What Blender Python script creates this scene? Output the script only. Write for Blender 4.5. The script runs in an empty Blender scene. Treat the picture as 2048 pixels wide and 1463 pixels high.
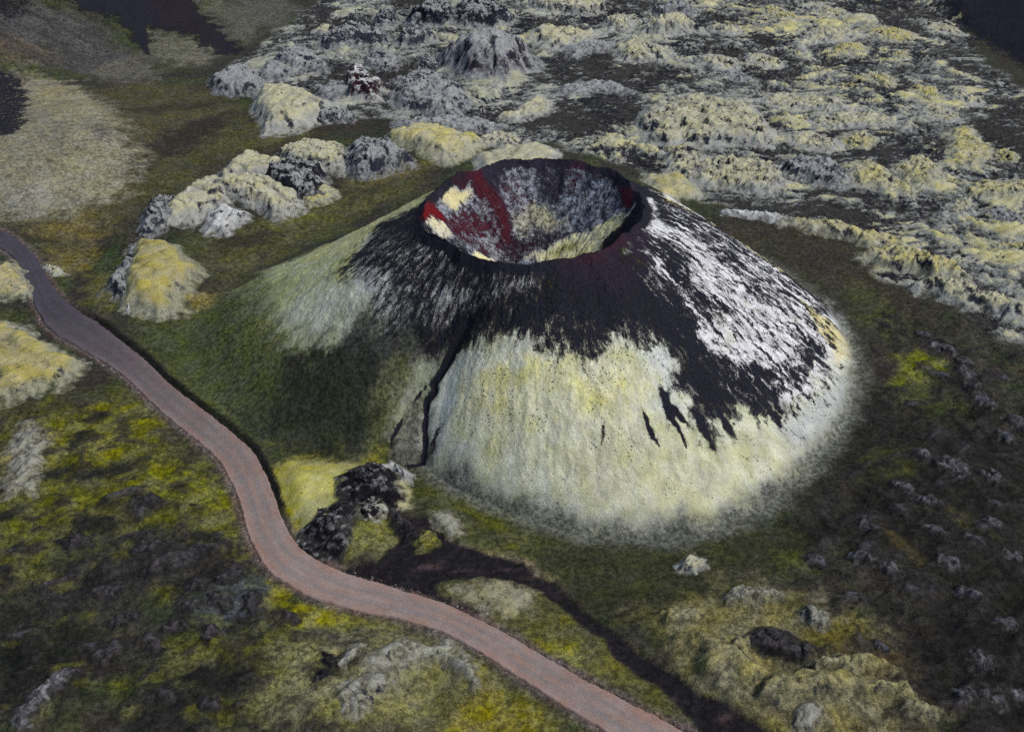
import bpy, math, random
import numpy as np

# ------------------------------------------------------------------ camera, sky, sun, exposure
scene = bpy.context.scene
CAM_H, FPX, PITCH, CX0, CY0 = 130.0, 2196.0, math.radians(33.0), 1024.0, 731.5
cam_d = bpy.data.cameras.new('camera')
cam = bpy.data.objects.new('camera', cam_d)
scene.collection.objects.link(cam)
cam.location = (0, 0, CAM_H)
cam.rotation_euler = (math.radians(90) - PITCH, 0, 0)
cam_d.sensor_fit = 'HORIZONTAL'
cam_d.angle_x = 2 * math.atan(1024.0 / FPX)
cam_d.clip_start, cam_d.clip_end = 1.0, 12000.0
scene.camera = cam

SUN_AZ, SUN_EL = math.radians(112.0), math.radians(50.0)      # direction towards the sun: compass from +Y, clockwise
world = bpy.data.worlds.new('World')
scene.world = world
world.use_nodes = True
wn = world.node_tree
sky = wn.nodes.new('ShaderNodeTexSky')
sky.sky_type = 'NISHITA'
sky.sun_disc = False
sky.sun_elevation = SUN_EL
sky.sun_rotation = SUN_AZ
sky.air_density, sky.dust_density, sky.ozone_density = 1.0, 3.0, 1.0
wn.links.new(sky.outputs[0], wn.nodes['Background'].inputs[0])
wn.nodes['Background'].inputs[1].default_value = 0.09
sun_d = bpy.data.lights.new('sun', 'SUN')
sun_d.energy = 1.5
sun_d.angle = math.radians(14)
sun_d.color = (1.0, 0.985, 0.96)
sun = bpy.data.objects.new('sun', sun_d)
scene.collection.objects.link(sun)
sun.rotation_euler = (math.radians(90) - SUN_EL, 0, -SUN_AZ + math.pi)
scene.view_settings.view_transform = 'Standard'
scene.view_settings.look = 'None'
scene.view_settings.gamma = 1.0
scene.view_settings.exposure = 1.12
scene.view_settings.use_curve_mapping = False
scene.cycles.use_denoising = False

# ------------------------------------------------------------------ noise and small maths
_rng = np.random.RandomState(7)
_perm = np.concatenate([_rng.permutation(256)] * 2).astype(np.int32)
_ga = _rng.rand(256) * 2 * math.pi
_gx, _gy = np.cos(_ga).astype(np.float32), np.sin(_ga).astype(np.float32)

def perlin(x, y, s=0):
    x = np.asarray(x, np.float32) + 17.3 * s + 1000; y = np.asarray(y, np.float32) + 9.1 * s + 1000
    xi = np.floor(x).astype(np.int32); yi = np.floor(y).astype(np.int32)
    fx = x - xi; fy = y - yi
    a = _perm[(xi + s * 31) & 255]; b = _perm[(xi + 1 + s * 31) & 255]
    y0 = yi & 255; y1 = (yi + 1) & 255
    def g(h, dx, dy): return _gx[h] * dx + _gy[h] * dy
    u = fx * fx * fx * (fx * (fx * 6 - 15) + 10); v = fy * fy * fy * (fy * (fy * 6 - 15) + 10)
    n00 = g(_perm[a + y0], fx, fy); n10 = g(_perm[b + y0], fx - 1, fy)
    n01 = g(_perm[a + y1], fx, fy - 1); n11 = g(_perm[b + y1], fx - 1, fy - 1)
    nx0 = n00 + u * (n10 - n00); nx1 = n01 + u * (n11 - n01)
    return (nx0 + v * (nx1 - nx0)) * 1.5            # about -1..1

def fbm(x, y, o=3, s=0, gain=0.5):
    r = 0; a = 1.0; f = 1.0
    for i in range(o):
        r = r + a * perlin(x * f, y * f, s + i * 3); a *= gain; f *= 2.03
    return r

def billow(x, y, o=4, s=0, gain=0.5):
    r = 0; a = 1.0; f = 1.0; t = 0
    for i in range(o):
        r = r + a * np.abs(perlin(x * f, y * f, s + i * 3)); t += a; a *= gain; f *= 2.1
    return r / t

def sst(a, b, x):
    t = np.clip((x - a) / (b - a), 0, 1)
    return t * t * (3 - 2 * t)

def C(r, g, b, k=0.68):                              # display colour -> surface albedo
    return np.array([((c / 255.0) / 12.92 if c <= 10 else ((c / 255.0 + 0.055) / 1.055) ** 2.4) * k for c in (r, g, b)], np.float32)

# ------------------------------------------------------------------ the big forms of the land
AX, AY, HR = 6.0, 211.0, 32.0                          # crater axis and rim height
RIM = [(-180, 24.4), (-166, 25.2), (-154, 25.0), (-142, 24.6), (-124, 25.0), (-109, 25.4), (-96, 24.5), (-82, 23.4), (-63, 22.0), (-40, 20.6),
       (-14, 20.9), (13, 22.2), (32, 23.8), (53, 26.2), (70, 27.4), (89, 27.3), (109, 26.7), (130, 25.7), (152, 24.6), (180, 24.4)]
FOOT = [(-180, 79), (-177, 78.5), (-166, 74), (-155, 70), (-144, 66), (-138, 62), (-131, 58), (-124, 55), (-117, 52.5), (-110, 54), (-100, 58), (-89, 63.4),
        (-78, 68), (-67, 70), (-58, 70.5), (-45, 69), (-30, 68.8), (-19, 69), (-7, 70), (20, 70), (60, 68), (100, 70), (130, 74), (165, 78), (174, 79), (180, 79)]

def _periodic(tab, th, n=720, blur=9):
    t = np.linspace(-180, 180, n, endpoint=False)
    v = np.interp(t, [a for a, _ in tab], [b for _, b in tab])
    k = np.hanning(2 * blur + 1); k /= k.sum()
    v = np.convolve(np.concatenate([v[-blur:], v, v[:blur]]), k, 'valid')
    return np.interp(np.degrees(th), np.append(t, 180.0), np.append(v, v[0]))

def cone_polar(x, y):
    dx, dy = x - AX, y - AY
    r = np.sqrt(dx * dx + dy * dy); th = np.arctan2(dy, dx)
    rim = _periodic(RIM, th) + .5 * np.sin(th * 9 + 1) * np.sin(th * 2 + .4) + .35 * np.sin(th * 17 + 2) * np.sin(th * 5) + .2 * np.sin(th * 37) * np.sin(th * 4 + 1)
    return r, th, rim, _periodic(FOOT, th)

def cone_z(x, y):                                      # height of the cone above the plain, NaN-free, negative outside the foot
    r, th, rr, rf = cone_polar(x, y)
    t = (r - rr) / (rf - rr)
    tc = np.clip(t, 0, 1)
    deg = np.degrees(th)
    left = sst(-105, -125, deg) + sst(95, 130, deg)
    left = np.clip(left, 0, 1)
    gr = 1 - tc ** 1.22
    gl = (1 - tc) ** 1.18
    z = HR * (gr * (1 - left) + gl * left)
    rim = 1.2 * np.exp(-((r - rr) / 2.0) ** 2) - 1.0
    z = z + np.where(t < 0.15, rim * (1 - np.clip(t / .15, 0, 1)), 0)
    q = np.clip(r / rr, 0, 1)
    bowl = 12.5 + (HR - 12.5) * (q ** 2.1 * 0.45 + q * 0.55) + 0.2
    z = np.where(r < rr, bowl + np.where(q > .6, (rim) * sst(.6, 1, q), 0), z)
    z = np.where(t > 1, -(t - 1) * (rf - rr) * 0.35, z)
    return z

def at0(px, py, z=0.0):
    u = (px - CX0) / FPX; v = (CY0 - py) / FPX
    dz = -math.sin(PITCH) + v * math.cos(PITCH)
    t = (z - CAM_H) / dz
    return u * t, (math.cos(PITCH) + v * math.sin(PITCH)) * t

def line_side(a, b, x, y):                             # signed distance left of a->b
    dx, dy = b[0] - a[0], b[1] - a[1]; L = math.hypot(dx, dy)
    return (dx * (y - a[1]) - dy * (x - a[0])) / L

HL0, HL1 = at0(-60, 215), at0(560, -25)                # foot of the big slope far on the left
HR0, HR1 = at0(1800, -22), at0(2070, 140)              # foot of the dark slope far on the right
MND = at0(95, 330)

def hill_z(x, y):
    d = line_side(HL0, HL1, x, y)
    h = 0.5 * np.sqrt(np.maximum(d, 0) ** 2 + 16) - 2.0
    h = np.where(d > 0, h, 0)
    h = 70 * (1 - np.exp(-h / 70))
    d2 = line_side(HR0, HR1, x, y)
    h2 = 0.45 * np.maximum(d2, 0) ** 1.05
    h2 = 60 * (1 - np.exp(-h2 / 60))
    m = np.exp(-(((x - MND[0]) / 34) ** 2 + ((y - MND[1]) / 46) ** 2) ** 1.3)
    return h + h2 + 9.0 * m

def base_z(x, y):
    return np.maximum(hill_z(x, y), cone_z(x, y))

def W(pts):                                            # picture points of the survey -> plan positions on the land
    p = np.array(pts, float)
    u = (p[:, 0] - CX0) / FPX; v = (CY0 - p[:, 1]) / FPX
    d = np.stack([u, math.cos(PITCH) + v * math.sin(PITCH), -math.sin(PITCH) + v * math.cos(PITCH)], 1)
    t = np.arange(110, 900, 0.5)
    X = d[:, 0:1] * t; Y = d[:, 1:2] * t; Z = CAM_H + d[:, 2:3] * t
    hit = Z < base_z(X, Y)
    i = np.where(hit.any(1), hit.argmax(1), len(t) - 1)
    k = np.arange(len(p))
    return np.stack([X[k, i], Y[k, i]], 1)

def WC(pts):                                           # the same for points on the cone; grazing points stay on its skyline
    p = np.array(pts, float)
    u = (p[:, 0] - CX0) / FPX; v = (CY0 - p[:, 1]) / FPX
    d = np.stack([u, math.cos(PITCH) + v * math.sin(PITCH), -math.sin(PITCH) + v * math.cos(PITCH)], 1)
    t = np.arange(150, 330, 0.5)
    X = d[:, 0:1] * t; Y = d[:, 1:2] * t; Z = CAM_H + d[:, 2:3] * t
    r, th, rr, rf = cone_polar(X, Y)
    gap = np.where(r < rf + 1.5, Z - cone_z(X, Y), 1e6)
    hit = gap < 0
    i = np.where(hit.any(1), hit.argmax(1), gap.argmin(1))
    k = np.arange(len(p))
    q = np.stack([X[k, i], Y[k, i]], 1)
    bad = gap.min(1) > 1e5
    if bad.any(): q[bad] = W(p[bad])
    return q

def sdist(poly, x, y):                                 # signed distance to a polygon, positive inside
    n = len(poly); d = np.full(x.shape, 1e9, np.float32); c = np.zeros(x.shape, bool)
    for i in range(n):
        ax, ay = poly[i]; bx, by = poly[(i + 1) % n]
        ex, ey = bx - ax, by - ay
        wx, wy = x - ax, y - ay
        t = np.clip((wx * ex + wy * ey) / (ex * ex + ey * ey + 1e-9), 0, 1)
        d = np.minimum(d, (wx - ex * t) ** 2 + (wy - ey * t) ** 2)
        if abs(ey) > 1e-9:
            c ^= ((ay > y) != (by > y)) & (x < ex * (y - ay) / ey + ax)
    d = np.sqrt(d)
    return np.where(c, d, -d)

def pdist(line, x, y):                                 # distance, side (+ = left of travel) and position along a polyline
    d = np.full(x.shape, 1e9, np.float32); s = np.zeros(x.shape, np.float32); q = np.zeros(x.shape, np.float32)
    for i in range(len(line) - 1):
        ax, ay = line[i]; ex, ey = line[i + 1][0] - ax, line[i + 1][1] - ay
        wx, wy = x - ax, y - ay
        t = np.clip((wx * ex + wy * ey) / (ex * ex + ey * ey + 1e-9), 0, 1)
        dd = (wx - ex * t) ** 2 + (wy - ey * t) ** 2
        m = dd < d
        d = np.where(m, dd, d); s = np.where(m, np.sign(ex * wy - ey * wx), s); q = np.where(m, i + t, q)
    return np.sqrt(d), s, q

# ------------------------------------------------------------------ survey of the place
def resample(p, n):
    p = np.asarray(p, float)
    L = np.concatenate([[0], np.cumsum(np.hypot(*np.diff(p, axis=0).T))])
    s = np.linspace(0, L[-1], n)
    r = np.stack([np.interp(s, L, p[:, 0]), np.interp(s, L, p[:, 1])], 1)
    k = np.array([1, 2, 3, 2, 1]) / 9.0
    for _ in range(2):
        e = np.concatenate([np.repeat(r[:1], 2, 0), r, np.repeat(r[-1:], 2, 0)])
        q = np.stack([np.convolve(e[:, j], k, 'valid') for j in (0, 1)], 1)
        q[0], q[-1] = r[0], r[-1]; r = q
    return r

ROAD_R = W([(-60, 440), (0, 460), (34, 481), (62, 501), (85, 539), (99, 566), (117, 592), (154, 621), (191, 645), (239, 682), (291, 723), (332, 764), (376, 799), (427, 836), (479, 881), (507, 905),
            (527, 942), (544, 984), (559, 1037), (581, 1076), (603, 1107), (644, 1129), (683, 1147), (742, 1164), (815, 1181), (864, 1197), (911, 1215), (988, 1258), (1065, 1300),
            (1142, 1350), (1219, 1389), (1296, 1427), (1350, 1462), (1440, 1515)])
ROAD_L = W([(-60, 470), (0, 494), (34, 518), (51, 549), (65, 587), (82, 631), (103, 662), (144, 689), (191, 713), (239, 744), (273, 775), (308, 809), (359, 853), (410, 892), (440, 922), (458, 950),
            (474, 985), (486, 1017), (493, 1055), (507, 1095), (534, 1139), (571, 1168), (607, 1190), (644, 1203), (693, 1215), (742, 1225), (815, 1236), (864, 1250), (911, 1277), (969, 1308), (1026, 1346),
            (1084, 1385), (1142, 1423), (1207, 1462), (1290, 1515)])
NR = 260
_rl, _rr = resample(ROAD_L, NR), resample(ROAD_R, NR)
ROAD_C = resample((_rl + _rr) / 2, NR)
_tan = np.gradient(ROAD_C, axis=0); _tan /= np.linalg.norm(_tan, axis=1)[:, None]
_nrm = np.stack([-_tan[:, 1], _tan[:, 0]], 1)           # points to the left of travel: the cone's side
ROAD_W = np.array([min(pdist(ROAD_R, np.array([c[0]]), np.array([c[1]]))[0][0], 9) for c in ROAD_C]) * .5 + \
         np.array([min(pdist(ROAD_L, np.array([c[0]]), np.array([c[1]]))[0][0], 9) for c in ROAD_C]) * .5
ROAD_W = 1.1 * np.convolve(np.pad(ROAD_W, 8, 'edge'), np.ones(17) / 17, 'valid')
_st = np.linalg.norm(np.diff(ROAD_C, axis=0), axis=1).mean()           # the road runs on beyond what is seen
def _turn(v, a): return np.array([v[0] * math.cos(a) - v[1] * math.sin(a), v[0] * math.sin(a) + v[1] * math.cos(a)])
_e0 = [ROAD_C[0] - _st * _tan[0]]; _e1 = [ROAD_C[-1] + _st * _tan[-1]]
for _k in range(1, 40): _e0.append(_e0[-1] - _st * _turn(_tan[0], .006 * _k))
for _k in range(1, 60): _e1.append(_e1[-1] + _st * _turn(_tan[-1], .006 * _k))
ROAD_C = np.concatenate([np.array(_e0)[::-1], ROAD_C, np.array(_e1)])
ROAD_W = np.concatenate([np.full(40, ROAD_W[0]), ROAD_W, np.full(60, ROAD_W[-1])])
NR = len(ROAD_C)
_tan = np.gradient(ROAD_C, axis=0); _tan /= np.linalg.norm(_tan, axis=1)[:, None]
_nrm = np.stack([-_tan[:, 1], _tan[:, 0]], 1)
ROAD_COARSE = ROAD_C[::5]

TRACK_A = W([(757, 1131), (803, 1092), (815, 1054), (857, 1046), (888, 1081), (919, 1096), (969, 1110), (1019, 1119), (1053, 1139), (1103, 1166), (1134, 1200), (1176, 1231), (1230, 1269), (1280, 1308),
             (1334, 1346), (1380, 1381), (1420, 1408), (1463, 1435), (1510, 1463), (1560, 1500)])
TRACK_B = W([(1440, 1500), (1400, 1463), (1380, 1439), (1334, 1396), (1273, 1350), (1226, 1316), (1211, 1285), (1165, 1254), (1123, 1216), (1080, 1185), (1026, 1166), (969, 1160), (911, 1164), (869, 1166), (868, 1182),
             (949, 1231), (900, 1209), (815, 1180), (742, 1162), (683, 1146)])
TRACK = np.concatenate([TRACK_A, TRACK_B])
GULLY = W([(935, 640), (907, 689), (888, 725), (868, 755), (870, 771), (853, 791), (850, 837), (850, 886), (845, 915), (822, 932), (799, 942)])
GULLY2 = W([(850, 765), (835, 781), (812, 817), (796, 850), (783, 879), (784, 912), (790, 930)])

LAVA_POLYS = [W(p) for p in (
    [(690, 232), (930, 245), (1060, 285), (1240, 322), (1330, 350), (1390, 395), (1500, 425), (1640, 450), (1800, 500), (1950, 590), (2100, 640), (2160, 240), (1960, 130), (1900, -190), (690, -190), (690, -40), (560, 60), (450, 150), (520, 205)],
    [(1720, 500), (1850, 545), (2100, 640), (2100, 720), (1980, 670), (1850, 600)])]
LAVA_FLAT = [W(p) for p in (
    [(560, 60), (690, -20), (660, 110), (720, 130), (790, 150), (800, 235), (690, 240), (520, 210), (440, 150)],
    [(1000, 190), (1060, 150), (1130, 95), (1230, 60), (1260, 110), (1240, 160), (1300, 180), (1290, 220), (1220, 260), (1200, 290), (1120, 285), (1000, 235)],
    [(1370, 165), (1440, 180), (1520, 200), (1560, 255), (1590, 300), (1540, 290), (1500, 220), (1430, 195)],
    [(1560, 255), (1640, 255), (1760, 250), (1780, 270), (1680, 275), (1600, 270)],
    [(1640, 300), (1720, 290), (1800, 300), (1790, 320), (1700, 340), (1650, 325)],
    [(1370, 380), (1480, 400), (1640, 385), (1720, 410), (1850, 460), (1900, 520), (1800, 490), (1640, 445), (1500, 420)],
    [(1790, 30), (1850, 60), (1960, 140), (2060, 190), (2060, 330), (1990, 270), (1900, 130), (1800, 70)],
    [(1340, 60), (1420, 75), (1600, 70), (1560, 85), (1400, 95), (1330, 85)])]

MOUND = W([(-80, 130), (60, 148), (120, 156), (192, 193), (243, 233), (266, 290), (284, 312), (274, 347), (238, 388), (182, 415), (90, 428), (-80, 440)])

# ------------------------------------------------------------------ ground relief
def lava_mask(x, y):
    m = np.zeros(x.shape, np.float32)
    wx = x + 6 * perlin(x / 14, y / 14, 40); wy = y + 8 * perlin(x / 14, y / 14, 41)
    for p in LAVA_POLYS: m = np.maximum(m, sst(-6, 7, sdist(p, wx, wy)))
    return m

def lava_flat(x, y):                                     # old flows worn down to brown ropy ground
    m = np.zeros(x.shape, np.float32)
    wx = x + 6 * perlin(x / 14, y / 14, 40); wy = y + 8 * perlin(x / 14, y / 14, 41)
    for i, p in enumerate(LAVA_FLAT): m = np.maximum(m, sst(-5, 4, sdist(p, wx, wy)) * (.55 if i == 0 else 1))
    return m

def lava_relief(x, y):
    wx = x + 5 * perlin(x / 18, y / 18, 50) + 1.6 * perlin(x / 5, y / 5, 52); wy = y + 5 * perlin(x / 18, y / 18, 51) + 1.6 * perlin(x / 5, y / 5, 53)
    a = 0.35                                             # the flow ran down to the right
    u = (wx * math.cos(a) - wy * math.sin(a)); v = (wx * math.sin(a) + wy * math.cos(a))
    lump = billow(u / 14, v / 9.5, 4, 60, .45)
    broad = fbm(u / 42, v / 30, 2, 66)
    fine = billow(wx / 4.2, wy / 3.4, 3, 67, .6)
    return lump * .56 + .36 * fine + .20 * broad + .03             # 0 .. ~0.7

HEATH_POLYS = [W(p) for p in (
    [(-60, 850), (100, 800), (230, 790), (330, 850), (430, 940), (470, 1000), (490, 1090), (560, 1190), (680, 1250), (760, 1270), (700, 1500), (-100, 1520)],
    [(1720, 600), (1850, 620), (2100, 720), (2100, 1520), (1750, 1520), (1600, 1200), (1560, 1060), (1700, 900), (1740, 760)])]

def HEATH(x, y):
    m = np.zeros(x.shape, np.float32)
    wx = x + 4 * perlin(x / 10, y / 10, 42); wy = y + 4 * perlin(x / 10, y / 10, 43)
    for p in HEATH_POLYS: m = np.maximum(m, sst(-4, 6, sdist(p, wx, wy)))
    return m

def heath_relief(x, y):
    wx = x + 2 * perlin(x / 7, y / 7, 70); wy = y + 2 * perlin(x / 7, y / 7, 71)
    return fbm((wx + .4 * wy) / 7.0, (wy - .3 * wx) / 4.6, 3, 72)

BUMPS = [(W([(px, py)])[0], rx, ry, h) for px, py, rx, ry, h in [(310, 450, 7, 9, 1.6), (380, 420, 9, 9, 2.0), (450, 405, 9, 9, 2.0), (520, 380, 10, 10, 2.4), (590, 380, 9, 9, 2.2), (630, 325, 9, 9, 2.0), (750, 335, 9, 9, 1.8), (860, 305, 12, 9, 1.8), (320, 570, 10, 12, 2.0), (600, 230, 12, 12, 2.0), (470, 175, 9, 10, 1.6), (730, 200, 10, 12, 2.0), (860, 205, 12, 12, 2.0), (980, 150, 14, 14, 2.5), (880, 60, 14, 12, 2.0), (700, 95, 12, 12, 2.0), (590, 130, 10, 10, 1.5), (640, 1390, 10, 8, 2.0), (760, 1310, 9, 5, 1.6), (845, 1385, 5.5, 5.5, -2.2), (930, 1370, 5, 6, 1.2), (560, 1300, 7, 5, .8), (720, 1440, 6, 5, 1.4),
         (1420, 1320, 8, 8, 1.6), (1520, 1190, 9, 4, 1.3), (1650, 1230, 9, 5, 1.2), (1545, 1320, 6, 4.5, -1.8), (1640, 1400, 13, 5, 1.8), (1790, 1330, 8, 7, -.8), (1700, 1290, 7, 4, .8), (1560, 1440, 9, 5, 1.2), (1840, 1430, 7, 5, 1.0), (1330, 1245, 6, 5, 1.0),
         (625, 990, 8, 7, 2.2), (700, 1070, 8, 7, 1.6), (750, 995, 7, 7, 2.6), (1010, 1200, 6, 3, .9), (80, 860, 8, 8, 1.2), (250, 900, 9, 7, 1.2), (380, 1000, 8, 6, 1.0), (160, 1000, 9, 6, 1.0), (300, 1110, 9, 6, 1.2), (120, 1150, 8, 6, -.8), (200, 1250, 9, 5, 1.0), (420, 1240, 7, 5, .9), (100, 1400, 8, 5, 1.2), (380, 1400, 9, 5, 1.0),
         (1850, 740, 10, 8, .8), (1950, 780, 9, 10, 1.4), (1900, 960, 10, 8, 1.4), (1800, 1100, 9, 6, 1.0), (1960, 1120, 9, 7, 1.2), (2000, 1300, 8, 7, 1.2)]]

def ground_z(x, y, detail=True):
    z = hill_z(x, y)
    r, th, rr, rf = cone_polar(x, y)
    near = sst(0, 10, r - rf)                            # smooth apron round the cone
    und = 1.0 * perlin(x / 42, y / 42, 1) + 0.5 * perlin(x / 15, y / 15, 2)
    hs = sst(2, 20, line_side(HL0, HL1, x, y))
    if detail: und = und + 0.22 * perlin(x / 4.5, y / 4.5, 3) + 0.10 * perlin(x / 1.7, y / 1.7, 4) + 0.06 * perlin(x / .8, y / .8, 5)
    lm = lava_mask(x, y)
    z = z + und * (0.25 + 0.75 * near)
    z = z + hs * (3.4 * billow(x / 14 + y / 30, y / 40 - x / 60, 4, 12) - 1.0)
    lf = lava_flat(x, y); rl = lava_relief(x, y)
    z = z + lm * (rl * 5.0 - 1.1) * (1 - .72 * lf) + lm * lf * .5 * billow(x / 7 + y / 16, y / 3.2 - x / 9, 3, 64)
    for c, rx, ry, h in BUMPS: z = z + h * np.exp(-(((x - c[0]) / rx) ** 2 + ((y - c[1]) / ry) ** 2))
    hm = HEATH(x, y)
    z = z + hm * (0.85 * heath_relief(x, y) + (0.25 * billow(x / 2.2, y / 2.2, 3, 76) if detail else 0))
    d, s, q = pdist(ROAD_COARSE, x, y)
    hw = np.interp(q * 5, np.arange(NR), ROAD_W)
    zr = hill_z(x, y)
    f = 1 - sst(0.2, 5.0, d - hw)
    z = z * (1 - f) + (zr) * f
    e = d - hw
    bank = sst(90, 115, q * 5) * (1 - sst(198, 212, q * 5)) * (s > 0)
    z = z + bank * 0.9 * sst(0.1, 0.8, e) * (1 - sst(3, 9, e))
    z = z + (s < 0) * 0.30 * np.exp(-((e - 0.5) / 0.5) ** 2)
    z = z - 0.4 * (1 - sst(-0.3, 0.25, e))
    td = sdist(TRACK, x, y)
    z = z - 0.35 * sst(-1.0, 1.2, td) + 0.25 * np.exp(-((td + 1.2) / 0.8) ** 2) * near
    inside = sst(-1, -7, r - rf)
    return z - inside * 3.0

# ------------------------------------------------------------------ colours of the land
PALE = C(182, 180, 128); GREY = C(160, 163, 152); YEL = C(168, 160, 48); OLIVE = C(70, 77, 42); DOLIVE = C(46, 55, 36)
HEATHC = C(50, 45, 40); CINDER = C(24, 24, 33); SOIL = C(53, 49, 42); SLATE = C(46, 48, 60); WHITE = C(205, 206, 205)

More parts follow.
